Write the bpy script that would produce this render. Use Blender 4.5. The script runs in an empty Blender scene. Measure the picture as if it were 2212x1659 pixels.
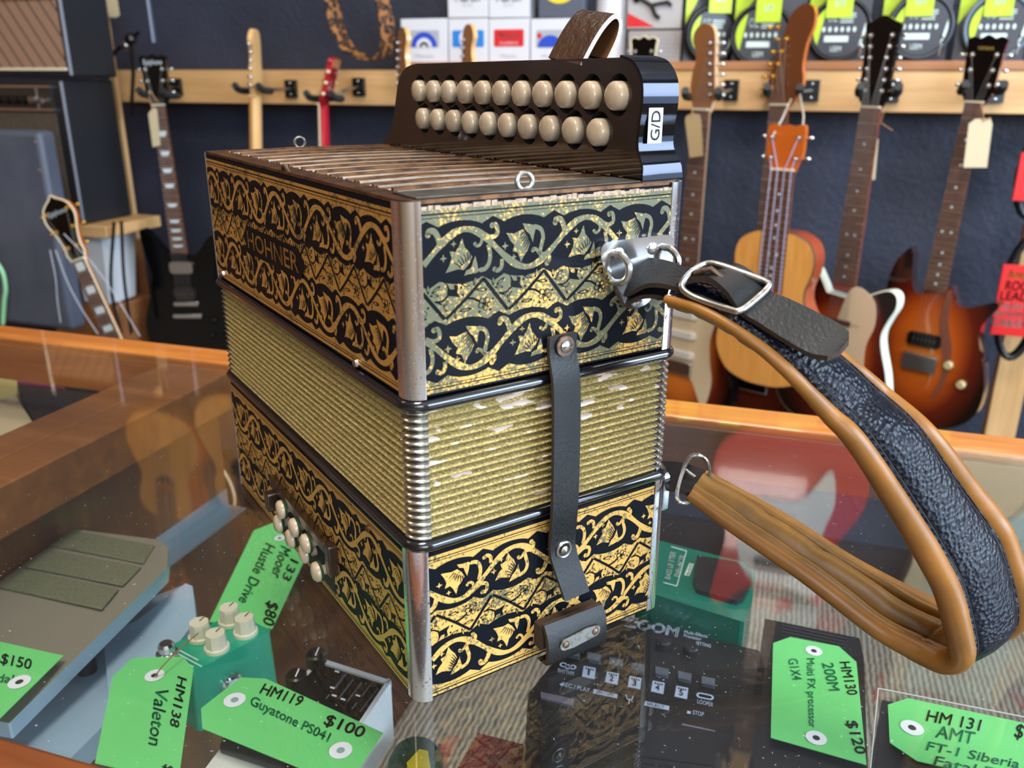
import bpy, bmesh, math, random
from math import sin, cos, pi, radians, sqrt, atan2
from mathutils import Vector, Matrix
from mathutils.geometry import tessellate_polygon

random.seed(7)
SC = bpy.context.scene
COL = SC.collection
V = Vector

# ------------------------------------------------------------------ camera frame (image taken as 2212 x 1659)
FPX = 1850.0
ANG = radians(51.0)                       # heading of the accordion's end face against the wall
CAM = V((0.14737, -0.31577, 0.29146))
def _axes():
    y, p, r = 0.57955, 0.33974, 0.00445
    cy, sy, cp, sp, cr, sr = cos(y), sin(y), cos(p), sin(p), cos(r), sin(r)
    fw = V((sy*cp, cy*cp, -sp)); rt = V((cy, -sy, 0)); up = rt.cross(fw)
    r2 = cr*rt + sr*up; u2 = -sr*rt + cr*up
    M = Matrix.Rotation(ANG, 3, 'Z')
    return M @ r2, M @ u2, M @ fw
CR, CU, CF = _axes()
def ray(px, py): return CF*FPX + CR*(px-1106.0) - CU*(py-829.5)
def at_z(px, py, z):
    d = ray(px, py); return CAM + d*((z-CAM.z)/d.z)
def at_y(px, py, y):
    d = ray(px, py); return CAM + d*((y-CAM.y)/d.y)
def at_x(px, py, x):
    d = ray(px, py); return CAM + d*((x-CAM.x)/d.x)
ACC = Matrix.Rotation(ANG, 4, 'Z'); ACCI = ACC.inverted()
def acc_x(px, py, x):                     # accordion-local point on the plane x = const
    c = ACCI @ CAM; d = ACCI.to_3x3() @ ray(px, py); return c + d*((x-c.x)/d.x)
def acc_y(px, py, y):
    c = ACCI @ CAM; d = ACCI.to_3x3() @ ray(px, py); return c + d*((y-c.y)/d.y)

# ------------------------------------------------------------------ mesh collector
class MB:
    def __init__(s): s.v = []; s.f = []; s.m = []; s.M = Matrix.Identity(4)
    def add(s, vs, fs, mat=0):
        o = len(s.v); s.v += [s.M @ V(p) for p in vs]
        for f in fs: s.f.append([i+o for i in f]); s.m.append(mat)
        return s
    def box(s, x0, y0, z0, x1, y1, z1, mat=0):
        p = [(x0,y0,z0),(x1,y0,z0),(x1,y1,z0),(x0,y1,z0),(x0,y0,z1),(x1,y0,z1),(x1,y1,z1),(x0,y1,z1)]
        return s.add(p, [(3,2,1,0),(4,5,6,7),(0,1,5,4),(1,2,6,5),(2,3,7,6),(3,0,4,7)], mat)
    def hexa(s, a, b, mat=0):             # two matching quads (bottom a, top b)
        return s.add(list(a)+list(b), [(3,2,1,0),(4,5,6,7),(0,1,5,4),(1,2,6,5),(2,3,7,6),(3,0,4,7)], mat)
    def prism(s, poly, z0, z1, mat=0, side=None, F=None, scale_top=1.0):
        n = len(poly)
        F = F or (lambda x, y, z: V((x, y, z)))
        cx = sum(p[0] for p in poly)/n; cy = sum(p[1] for p in poly)/n
        a = [F(x, y, z0) for x, y in poly]
        b = [F(cx+(x-cx)*scale_top, cy+(y-cy)*scale_top, z1) for x, y in poly]
        s.add(b, [tuple(range(n))], mat)
        s.add(a, [tuple(reversed(range(n)))], mat if side is None else side)
        s.add(a+b, [(i, (i+1) % n, n+(i+1) % n, n+i) for i in range(n)], mat if side is None else side)
        return s
    def flat(s, poly3, mat=0):
        return s.add(poly3, [tuple(range(len(poly3)))], mat)
    def tess(s, loops, F, mat=0):         # polygon with holes
        pts = [V((p[0], p[1], 0)) for l in loops for p in l]
        tri = tessellate_polygon([[V((p[0], p[1], 0)) for p in l] for l in loops])
        return s.add([F(p.x, p.y) for p in pts], [tuple(t) for t in tri], mat)
    def tube(s, path, r, n=8, closed=False, mat=0, caps=True, flat=1.0, up=None):
        path = [V(p) for p in path]; N = len(path); rings = []
        rr = r if callable(r) else (lambda t: r)
        prev = None
        for i, p in enumerate(path):
            if closed: t = path[(i+1) % N]-path[i-1]
            else: t = path[min(i+1, N-1)]-path[max(i-1, 0)]
            if t.length < 1e-9: t = V((0, 0, 1))
            t.normalize()
            if prev is None:
                a = V(up) if up else (V((0, 0, 1)) if abs(t.z) < .9 else V((1, 0, 0)))
            else: a = prev
            nn = a - t*a.dot(t)
            if nn.length < 1e-6: nn = t.orthogonal()
            nn.normalize(); prev = nn; b = t.cross(nn)
            q = rr(i/max(1, N-1))
            rings.append([p + nn*(q*flat*cos(2*pi*k/n)) + b*(q*sin(2*pi*k/n)) for k in range(n)])
        vs = [v for g in rings for v in g]; fs = []
        for i in range(N if closed else N-1):
            j = (i+1) % N
            for k in range(n): fs.append((i*n+k, i*n+(k+1) % n, j*n+(k+1) % n, j*n+k))
        if caps and not closed:
            fs.append(tuple(reversed(range(n)))); fs.append(tuple((N-1)*n+k for k in range(n)))
        return s.add(vs, fs, mat)
    def lathe(s, prof, O=(0,0,0), ax=(0,0,1), n=20, mat=0, mats=None):   # prof: (radius, height)
        O = V(O); ax = V(ax).normalized(); a = ax.orthogonal().normalized(); b = ax.cross(a)
        vs = []; N = len(prof)
        for r, h in prof:
            for k in range(n): vs.append(O + ax*h + a*(r*cos(2*pi*k/n)) + b*(r*sin(2*pi*k/n)))
        fs = [];
        for i in range(N-1):
            fs = [(i*n+k, i*n+(k+1) % n, (i+1)*n+(k+1) % n, (i+1)*n+k) for k in range(n)]
            base = len(s.v)
            if i == 0: base0 = base; s.add(vs, [], 0)
            for f in fs: s.f.append([q+base0 for q in f]); s.m.append(mats[i] if mats else mat)
        s.f.append([base0+k for k in reversed(range(n))]); s.m.append(mats[0] if mats else mat)
        s.f.append([base0+(N-1)*n+k for k in range(n)]); s.m.append(mats[-1] if mats else mat)
        return s
    def sphere(s, c, r, n=12, mat=0, ax=(0,0,1), sq=1.0):
        prof = [(max(1e-5, r*sin(pi*i/8)), -r*sq*cos(pi*i/8)) for i in range(9)]
        return s.lathe(prof, c, ax, n, mat)
    def torus(s, c, R, r, ax=(0,0,1), n=24, k=8, a0=0, a1=2*pi, mat=0):
        ax = V(ax).normalized(); a = ax.orthogonal().normalized(); b = ax.cross(a); c = V(c)
        full = abs(a1-a0-2*pi) < 1e-6
        P = [c + a*(R*cos(a0+(a1-a0)*i/n)) + b*(R*sin(a0+(a1-a0)*i/n)) for i in range(n if full else n+1)]
        return s.tube(P, r, k, closed=full, mat=mat)
    def build(s, name, mats, parent=None, smooth=35, bevel=0, seg=2, sub=0, **props):
        me = bpy.data.meshes.new(name)
        me.from_pydata([tuple(p) for p in s.v], [], s.f)
        if not isinstance(mats, (list, tuple)): mats = [mats]
        for m in mats: me.materials.append(m)
        me.polygons.foreach_set('material_index', s.m)
        bm = bmesh.new(); bm.from_mesh(me)
        bmesh.ops.recalc_face_normals(bm, faces=bm.faces) if props.pop('recalc', True) else None
        bm.to_mesh(me); bm.free()
        if smooth:
            me.polygons.foreach_set('use_smooth', [True]*len(me.polygons))
            me.set_sharp_from_angle(angle=radians(smooth))
        me.update()
        o = bpy.data.objects.new(name, me); COL.objects.link(o)
        if parent is not None: o.parent = parent
        if bevel:
            b = o.modifiers.new('edge', 'BEVEL'); b.width = bevel; b.segments = seg
            b.limit_method = 'ANGLE'; b.angle_limit = radians(40)
            b.harden_normals = False
        if sub:
            b = o.modifiers.new('sub', 'SUBSURF'); b.levels = sub; b.render_levels = sub
        for k, x in props.items(): o[k] = x
        return o

def tag(o, label=None, cat=None, group=None, kind=None):
    for k, x in (('label', label), ('category', cat), ('group', group), ('kind', kind)):
        if x: o[k] = x
    return o
def thing(name, label, cat, loc=(0,0,0), rotz=0, group=None):
    o = bpy.data.objects.new(name, None); COL.objects.link(o)
    o.location = loc; o.rotation_euler = (0, 0, rotz); o.empty_display_size = .05
    return tag(o, label, cat, group)
def dup(root, loc=None, label=None, group=None):
    r = root.copy(); COL.objects.link(r)
    if loc is not None: r.location = loc
    if label: r['label'] = label
    if group: r['group'] = group
    for ch in list(root.children):
        c = ch.copy(); COL.objects.link(c); c.parent = r
        for g in list(ch.children):
            d = g.copy(); COL.objects.link(d); d.parent = c
    return r

def crom(P, n=6, closed=False):
    P = [V((p[0], p[1], p[2] if len(p) > 2 else 0)) for p in P]; N = len(P); out = []
    rng = range(N) if closed else range(N-1)
    for i in rng:
        a = P[i-1] if (closed or i > 0) else P[0]*2-P[1]
        b = P[i]; c = P[(i+1) % N]
        d = P[(i+2) % N] if (closed or i+2 < N) else P[-1]*2-P[-2]
        for k in range(n):
            t = k/n
            out.append(.5*((2*b)+(c-a)*t+(2*a-5*b+4*c-d)*t*t+(3*b-3*c+d-a)*t**3))
    if not closed: out.append(P[-1])
    return out
def crom2(P, n=6, closed=False): return [(p.x, p.y) for p in crom(P, n, closed)]
def rrect(x0, y0, x1, y1, r, n=5):
    out = []
    for cx, cy, a in ((x1-r, y0+r, -pi/2), (x1-r, y1-r, 0), (x0+r, y1-r, pi/2), (x0+r, y0+r, pi)):
        for k in range(n+1):
            t = a+pi/2*k/n; out.append((cx+r*cos(t), cy+r*sin(t)))
    return out
def circ(cx, cy, r, n=20, ry=None): return [(cx+r*cos(2*pi*k/n), cy+(ry or r)*sin(2*pi*k/n)) for k in range(n)]

_txt = {}
def text_geo(t, bold=0.0, shear=0.0):
    key = (t, bold, shear)
    if key not in _txt:
        cu = bpy.data.curves.new('lettering', 'FONT'); cu.body = t; cu.size = 1; cu.offset = bold; cu.shear = shear
        cu.resolution_u = 3
        o = bpy.data.objects.new('lettering', cu); COL.objects.link(o)
        dg = bpy.context.evaluated_depsgraph_get(); dg.update()
        ev = o.evaluated_get(dg); me = ev.to_mesh()
        vs = [(v.co.x, v.co.y) for v in me.vertices]; fs = [tuple(p.vertices) for p in me.polygons]
        ev.to_mesh_clear(); bpy.data.objects.remove(o); bpy.data.curves.remove(cu)
        x0 = min(v[0] for v in vs); x1 = max(v[0] for v in vs)
        y0 = min(v[1] for v in vs); y1 = max(v[1] for v in vs)
        _txt[key] = ([((x-x0)/(x1-x0), (y-y0)/(y1-y0)) for x, y in vs], fs, (x1-x0)/(y1-y0))
    return _txt[key]
def put_text(mb, t, F, mat=0, bold=0.0, shear=0.0):
    """F(a, b): unit text square -> 3D (a along the line, b upward); bold = pen width as a share of the height"""
    vs, fs, asp = text_geo(t, 0.0, shear)
    sh = [(0, 0)] if bold <= 0 else [(-bold/asp, 0), (bold/asp, 0), (0, bold), (0, -bold)]
    for dx, dy in sh: mb.add([F(a+dx, b+dy) for a, b in vs], fs, mat)
def bil(q):
    """bilinear map of the unit square onto 3D quad (a=0,b=0)(1,0)(1,1)(0,1)"""
    A, B, Cc, D = [V(p) for p in q]
    return lambda a, b: A*(1-a)*(1-b)+B*a*(1-b)+Cc*a*b+D*(1-a)*b

# ------------------------------------------------------------------ materials
def lin(c):
    return tuple(((x/255.)/12.92 if x/255. <= .04045 else ((x/255.+.055)/1.055)**2.4) for x in c)+(1,)
class NT:
    def __init__(s, name):
        s.m = bpy.data.materials.new(name); s.m.use_nodes = True
        s.t = s.m.node_tree; s.n = s.t.nodes; s.b = s.n['Principled BSDF']
    def new(s, ty, **kw):
        n = s.n.new(ty)
        for k, x in kw.items():
            if k in n.inputs: n.inputs[k].default_value = x
            else: setattr(n, k, x)
        return n
    def link(s, a, b): s.t.links.new(a, b)
    def coord(s, kind='Object', scale=(1,1,1), rot=(0,0,0)):
        tc = s.new('ShaderNodeTexCoord'); mp = s.new('ShaderNodeMapping')
        mp.inputs['Scale'].default_value = scale; mp.inputs['Rotation'].default_value = rot
        s.link(tc.outputs[kind], mp.inputs['Vector']); return mp.outputs['Vector']
    def ramp(s, fac, stops, interp='LINEAR'):
        r = s.new('ShaderNodeValToRGB'); r.color_ramp.interpolation = interp
        e = r.color_ramp.elements
        while len(e) < len(stops): e.new(.5)
        for el, (p, c) in zip(e, stops): el.position = p; el.color = c if len(c) == 4 else tuple(c)+(1,)
        s.link(fac, r.inputs['Fac']); return r.outputs['Color']
    def noise(s, vec, scale=10, detail=3, rough=.55):
        n = s.new('ShaderNodeTexNoise'); n.inputs['Scale'].default_value = scale
        n.inputs['Detail'].default_value = detail; n.inputs['Roughness'].default_value = rough
        if vec is not None: s.link(vec, n.inputs['Vector'])
        return n.outputs['Fac']
    def bump(s, fac, strength=.3, dist=.001):
        b = s.new('ShaderNodeBump'); b.inputs['Strength'].default_value = strength; b.inputs['Distance'].default_value = dist
        s.link(fac, b.inputs['Height']); s.link(b.outputs['Normal'], s.b.inputs['Normal'])
    def mix(s, fac, a, b):
        m = s.new('ShaderNodeMix'); m.data_type = 'RGBA'
        s.link(fac, m.inputs[0])
        for i, x in ((6, a), (7, b)):
            if hasattr(x, 'links'): s.link(x, m.inputs[i])
            else: m.inputs[i].default_value = x if len(x) == 4 else tuple(x)+(1,)
        return m.outputs[2]
    def set(s, **kw):
        nm = {'color':'Base Color','rough':'Roughness','metal':'Metallic','coat':'Coat Weight','coat_rough':'Coat Roughness','spec':'Specular IOR Level','trans':'Transmission Weight','ior':'IOR','alpha':'Alpha'}
        for k, x in kw.items(): s.b.inputs[nm[k]].default_value = x
        return s
_mc = {}
def M(name, rgb=None, rough=.5, metal=0., coat=0., spec=.5, nz=None, bump=None, coord='Object'):
    """plain material; nz=(scale, rgb2, lo, hi) mottles; bump=(scale, strength, dist)"""
    if name in _mc: return _mc[name]
    n = NT(name); c = lin(rgb); n.set(color=c, rough=rough, metal=metal, coat=coat, spec=spec)
    v = n.coord(coord)
    if nz:
        f = n.noise(v, nz[0], 4)
        n.link(n.ramp(f, [(nz[2], c), (nz[3], lin(nz[1]))]), n.b.inputs['Base Color'])
    if bump: n.bump(n.noise(v, bump[0], 4), bump[1], bump[2])
    _mc[name] = n.m; return n.m
def wood(name, dark, light, scale=(4, 40, 40), rough=.4, coat=.2, knots=True):
    if name in _mc: return _mc[name]
    n = NT(name); v = n.coord('Object', scale)
    f = n.noise(v, 1.6, 6, .62)
    c = n.ramp(f, [(.3, lin(dark)), (.52, lin([(a+b)/2 for a, b in zip(dark, light)])), (.72, lin(light))])
    n.link(c, n.b.inputs['Base Color']); n.set(rough=rough, coat=coat); n.bump(f, .08, .0006)
    _mc[name] = n.m; return n.m
# ================================================================== the accordion
W, L, Z1, Z2, Z3 = .155, .306, .0837, .1599, .2444
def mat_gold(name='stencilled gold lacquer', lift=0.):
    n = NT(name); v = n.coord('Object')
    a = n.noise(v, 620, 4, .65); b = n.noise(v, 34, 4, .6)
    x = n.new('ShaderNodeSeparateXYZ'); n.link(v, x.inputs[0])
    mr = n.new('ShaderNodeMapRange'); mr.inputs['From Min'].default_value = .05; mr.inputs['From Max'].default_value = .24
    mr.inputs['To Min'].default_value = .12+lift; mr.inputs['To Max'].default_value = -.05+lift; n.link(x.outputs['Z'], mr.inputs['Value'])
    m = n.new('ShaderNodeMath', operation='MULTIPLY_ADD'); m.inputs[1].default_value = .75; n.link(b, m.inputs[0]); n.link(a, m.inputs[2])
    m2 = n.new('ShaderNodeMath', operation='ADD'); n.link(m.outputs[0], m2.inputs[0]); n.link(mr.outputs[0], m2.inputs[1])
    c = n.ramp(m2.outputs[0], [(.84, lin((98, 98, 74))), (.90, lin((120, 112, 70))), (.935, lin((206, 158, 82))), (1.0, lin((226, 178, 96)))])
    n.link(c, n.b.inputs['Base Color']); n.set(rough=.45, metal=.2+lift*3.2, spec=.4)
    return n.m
def mat_rusty_chrome():
    n = NT('pitted nickel'); v = n.coord('Object')
    f = n.noise(v, 700, 4, .6); g = n.noise(v, 60, 2)
    m = n.new('ShaderNodeMath', operation='MULTIPLY_ADD'); m.inputs[1].default_value = .5; n.link(g, m.inputs[0]); n.link(f, m.inputs[2])
    c = n.ramp(m.outputs[0], [(.86, lin((222, 222, 228))), (.92, lin((100, 64, 48)))])
    n.link(c, n.b.inputs['Base Color'])
    r = n.ramp(m.outputs[0], [(.86, (.16, .16, .16, 1)), (.93, (.7, .7, .7, 1))]); n.link(r, n.b.inputs['Roughness'])
    k = n.ramp(m.outputs[0], [(.87, (1, 1, 1, 1)), (.93, (.2, .2, .2, 1))]); n.link(k, n.b.inputs['Metallic'])
    return n.m
def mat_bellows():
    n = NT('gold bellows cloth'); v = n.coord('Object')
    s = n.noise(v, 900, 3, .6); g = n.noise(v, 40, 3)
    c0 = n.ramp(s, [(.35, lin((122, 106, 62))), (.65, lin((200, 178, 116)))])
    # pale torn patches stretched along the folds, thick near one end of the narrow side
    t = n.noise(n.coord('Object', (60, 60, 260)), 1.0, 2, .5)
    x = n.new('ShaderNodeSeparateXYZ'); n.link(n.coord('Object'), x.inputs[0])
    mr = n.new('ShaderNodeMapRange'); mr.inputs['From Min'].default_value = .085; mr.inputs['From Max'].default_value = .16
    mr.inputs['To Min'].default_value = -.1; mr.inputs['To Max'].default_value = .07; n.link(x.outputs['Z'], mr.inputs['Value'])
    my = n.new('ShaderNodeMapRange'); my.inputs['From Min'].default_value = .01; my.inputs['From Max'].default_value = .03
    my.inputs['To Min'].default_value = 0; my.inputs['To Max'].default_value = -.25; n.link(x.outputs['Y'], my.inputs['Value'])
    a1 = n.new('ShaderNodeMath', operation='ADD'); n.link(t, a1.inputs[0]); n.link(mr.outputs[0], a1.inputs[1])
    a2 = n.new('ShaderNodeMath', operation='ADD'); n.link(a1.outputs[0], a2.inputs[0]); n.link(my.outputs[0], a2.inputs[1])
    w = n.ramp(a2.outputs[0], [(.625, (0, 0, 0, 1)), (.64, (1, 1, 1, 1))])
    n.link(n.mix(w, c0, lin((236, 218, 206))), n.b.inputs['Base Color']); n.set(rough=.55, metal=.15)
    n.bump(s, .5, .0006); return n.m
def leather(name, rgb, rough=.35, scale=420, strength=.5, spec=.5, coat=0., vor=False):
    n = NT(name); v = n.coord('Object')
    f = n.noise(v, scale, 4, .6)
    if vor:
        vo = n.new('ShaderNodeTexVoronoi'); vo.inputs['Scale'].default_value = scale; n.link(v, vo.inputs['Vector']); f = vo.outputs['Distance']
    g = n.noise(v, 45, 3)
    c = n.ramp(g, [(.3, lin([x*.8 for x in rgb])), (.7, lin(rgb))])
    n.link(c, n.b.inputs['Base Color']); n.set(rough=rough, spec=spec, coat=coat); n.bump(f, strength, .0012)
    return n.m
GOLD = mat_gold(); GOLDL = mat_gold('warm lit gold lacquer', .17); INK = M('navy black lacquer', (8, 12, 20), .5, coat=.04, spec=.09)  # GOLDL: long-face copy of the gold, with its warm lighting put into the colour
NICKEL = mat_rusty_chrome(); CHROME = M('bright chrome', (225, 228, 232), .12, 1.0)
STEEL = M('worn steel', (178, 176, 172), .3, 1.0, nz=(300, (120, 100, 84), .5, .75))
RUST = M('tarnished steel', (120, 100, 86), .42, .8, nz=(400, (78, 52, 38), .45, .7))
BLK = M('black leather', (13, 13, 15), .42, spec=.35, bump=(600, .35, .0008))
BLKEDGE = M('raw leather edge', (58, 42, 30), .85, bump=(900, .6, .0008))
PEB = leather('pebbled black leather', (8, 13, 27), .34, 430, .6, .22, vor=True)
TAN = leather('tan leather', (150, 98, 38), .4, 90, .12, .4)
TANIN = leather('tan quilted leather', (140, 96, 34), .42, 60, .2, .4)
LACQ = M('dark glossy lacquer', (13, 11, 10), .09, coat=.6)
LACQB = M('black chrome', (52, 54, 62), .07, .92)
HOLE = M('hollow black', (4, 4, 4), .9)
CREAM = M('cream button', (196, 176, 150), .22, coat=.5, nz=(60, (170, 148, 122), .4, .7))
GRILLE = M('grille metal', (190, 182, 172), .3, .9, nz=(70, (140, 116, 96), .45, .75))
BRONZE = M('worn bronze metal', (116, 82, 54), .38, .75, nz=(120, (70, 48, 34), .4, .65))

acc = thing('button_accordion', 'vintage gold and black two-row button accordion standing on end on the glass counter', 'accordion', (0, 0, 0), ANG)

# ---- pokerwork pattern: gold ground, ink bands, gold vines (all in the panel's own mesh)
def pokerwork(mb, u0, u1, v0, v1, F, crest, flip=False, low_shift=.0349, zig=.0091):
    H = v1-v0; P = .0643
    cl = lambda u: min(max(u, u0), u1)
    vv = (lambda v: v1-(v-v0)) if flip else (lambda v: v)
    f = lambda u, v, d: F(cl(u), vv(min(max(v, v0), v1)), d)
    mb.flat([f(u0, v0, 0), f(u1, v0, 0), f(u1, v1, 0), f(u0, v1, 0)], 0)
    for a, b in ((.022, .028), (.040, .044), (.972, .980), (.955, .959)):
        mb.flat([f(u0, v0+H*a, .0001), f(u1, v0+H*a, .0001), f(u1, v0+H*b, .0001), f(u0, v0+H*b, .0001)], 1)
    def ok(us): return max(us) > u0+.0004 and min(us) < u1-.0004
    def stroke(pts, w, d, mat, ball=False):
        if not ok([p[0] for p in pts]): return
        q = crom2(pts, 5); n = len(q); A = []; B = []
        for i, p in enumerate(q):
            t = (V(q[min(i+1, n-1)])-V(q[max(i-1, 0)])); t = t.normalized() if t.length > 0 else V((1, 0))
            ww = w(i/(n-1)) if callable(w) else w
            A.append((p[0]-t.y*ww, p[1]+t.x*ww)); B.append((p[0]+t.y*ww, p[1]-t.x*ww))
        vs = [f(*p, d) for p in A]+[f(*p, d) for p in B]
        mb.add(vs, [(i, i+1, n+i+1, n+i) for i in range(n-1) if u0 < q[i][0] < u1], mat)
        if ball: shape(circ(q[-1][0], q[-1][1], ball, 10), d, mat)
    def shape(poly, d, mat):
        c = sum(p[0] for p in poly)/len(poly)
        if u0 < c < u1: mb.flat([f(*p, d) for p in poly], mat)
    def dia(cu, cv, r): shape([(cu-r, cv), (cu-r*.25, cv-r*.3), (cu, cv-r), (cu+r*.25, cv-r*.3), (cu+r, cv), (cu+r*.25, cv+r*.3), (cu, cv+r), (cu-r*.25, cv+r*.3)], .0004, 0)
    MO = lambda x, y: ((x-390)*5.9e-5, ((408-(x-390)*.096)-y)*5.4e-5)
    BELL_A = [(228, 572), (258, 520), (280, 455), (264, 402), (312, 408), (338, 368), (366, 298), (386, 372), (412, 398), (446, 446), (420, 500), (378, 550), (330, 544)]
    LEAF_A = [(378, 597), (396, 556), (438, 536), (452, 486), (470, 438), (486, 500), (492, 542), (516, 552), (480, 578), (430, 582)]
    BELL_B = [(733, 260), (792, 266), (836, 246), (872, 228), (906, 282), (936, 340), (916, 400), (882, 450), (858, 500), (842, 452), (828, 420), (783, 408), (800, 360), (764, 322)]
    LEAF_B = [(868, 182), (930, 188), (975, 196), (1004, 194), (982, 232), (968, 290), (962, 338), (934, 272), (898, 240)]
    def band(vc, h, sh):
        n = int((u1-u0)/.0005)+1; top = []; bot = []
        def edge(s):
            k = ((s-.22) % .5)/.5; e = min(k, 1-k)
            if e < .18: return 1.08-.22*e/.18
            return .86+.17*sin(pi*(k-.18)/.64)**.7
        for i in range(n+1):
            u = u0+(u1-u0)*i/n; s = (u-crest-sh)/P
            top.append(f(u, vc+h*edge(s), .00015)); bot.append(f(u, vc-h*edge(s), .00015))
        mb.add(top+bot, [(i, i+1, n+2+i, n+1+i) for i in range(n)], 1)
        k0 = int((u0-crest-sh)/P)-2; k1 = int((u1-crest-sh)/P)+2
        for k in range(k0, k1+1):
            c = crest+sh+k*P
            X = lambda s, t: (c+s*P, vc+h*t)
            Q = lambda x, y: (c+MO(x, y)[0]*1.03, vc+MO(x, y)[1])
            stroke([X(i/16., .74*cos(2*pi*i/16.)) for i in range(17)], lambda t: .0012+.0005*sin(4*pi*t)**2, .0003, 0)
            for tr, w, ball in (([(530, 262), (600, 292), (648, 272), (656, 230), (640, 192), (612, 200)], .0010, .0013),
                       ([(190, 345), (176, 290), (148, 248), (112, 248), (100, 276)], .0013, .0013),
                       ([(530, 296), (518, 340), (490, 362), (470, 346)], .0007, .0009),
                       ([(694, 470), (690, 530), (660, 562), (632, 552)], .0010, .0012),
                       ([(1022, 430), (994, 396), (968, 392), (962, 404)], .0008, .0010),
                       ([(1020, 440), (1092, 436), (1114, 476), (1090, 512)], .0010, .0013),
                       ([(578, 350), (594, 430), (584, 500), (552, 544), (505, 556)], .0010, 0),
                       ([(970, 204), (1030, 228), (1052, 290), (1038, 360), (1020, 440)], .0010, 0)):
                stroke([Q(*p) for p in tr], w, .00035, 0, ball=ball)
            for sp in (BELL_A, LEAF_A, BELL_B, LEAF_B): shape([Q(*p) for p in sp], .0004, 0)
            for i in range(6):
                a0 = (350+15*i, 530-14*i); a1 = (300+26*i, 490-22*i)
                stroke([Q(*a0), Q((a0[0]+a1[0])/2+3, (a0[1]+a1[1])/2), Q(*a1)], lambda t: .00032*(1-.6*t), .0005, 1)
                a0 = (884+9*i, 250+15*i); a1 = (842+10*i, 282+24*i)
                stroke([Q(*a0), Q((a0[0]+a1[0])/2+3, (a0[1]+a1[1])/2), Q(*a1)], lambda t: .00032*(1-.6*t), .0005, 1)
            for x, y, r in ((298, 345, .0015), (215, 458, .0018), (720, 365, .0019), (795, 455, .0016)):
                dia(*Q(x, y), r)
    band(v0+H*.765, H*.165, 0)
    band(v0+H*.235, H*.165, low_shift)
    # the zig-zag border with leaves, cones and rosettes in ink
    vm = v0+H*.51; a = H*.098; p2 = P/2
    k0 = int((u0-crest)/p2)-2; k1 = int((u1-crest)/p2)+2
    def leaf(cu, cv, ln, ang):
        for sc, d, mt in ((1, .00022, 1), (.55, .0003, 0)):
            shape([(cu+ln*(sc*x*cos(ang)-sc*.75*y*sin(ang)), cv+ln*(sc*x*sin(ang)+sc*.75*y*cos(ang))) for x, y in crom2([(-1, 0), (-.2, .34), (.5, .28), (1, 0), (.5, -.28), (-.2, -.34)], 2, True)], d, mt)
    for k in range(k0, k1+1):
        q = crest+zig+k*p2
        Q = lambda x, y: (q+(x-525)*6.9e-5, vm+a+((675-.152*(x-525))-y)*5.4e-5)
        stroke([(q-.0189, vm-a), (q-.009, vm-.02*a), (q, vm+a)], .0007, .0002, 1)
        stroke([(q, vm+a), (q+.0063, vm), (q+.0126, vm-a)], .0008, .0002, 1)
        for x, y, ln, an in ((596, 690, 42, 1.6), (650, 698, 46, .6), (640, 745, 40, -.1), (462, 690, 42, 1.35), (395, 728, 42, 2.8), (512, 765, 52, -.1), (712, 842, 36, -1.2), (728, 800, 24, 1.0), (855, 862, 56, .05), (785, 900, 36, -1.5)):
            leaf(*Q(x, y), ln*6e-5, an)
        for pts, w in (([(640, 795), (690, 790), (735, 745)], .0004), ([(870, 765), (920, 770), (962, 795), (1000, 815)], .0005), ([(650, 795), (690, 815)], .0003)): stroke([Q(*p) for p in pts], w, .0002, 1)
        shape([Q(*p) for p in ((715, 628), (733, 685), (728, 745), (822, 757), (798, 716), (806, 664), (776, 655), (782, 692), (752, 694))], .0002, 1)
        for i in range(5):
            an = i*2*pi/5+.2; x, y = Q(1000+34*cos(an), 812+34*sin(an))
            shape(circ(x, y, .00135, 9), .0002, 1); shape(circ(x, y, .00095, 9), .00028, 0)
        shape(circ(*Q(1000, 812), .0007, 8), .0003, 1)
        for x, y in ((735, 622), (790, 628), (828, 678), (840, 738), (1060, 772), (1040, 860), (1066, 905), (960, 880)): shape(circ(*Q(x, y), .00055, 8), .0002, 1)

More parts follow.
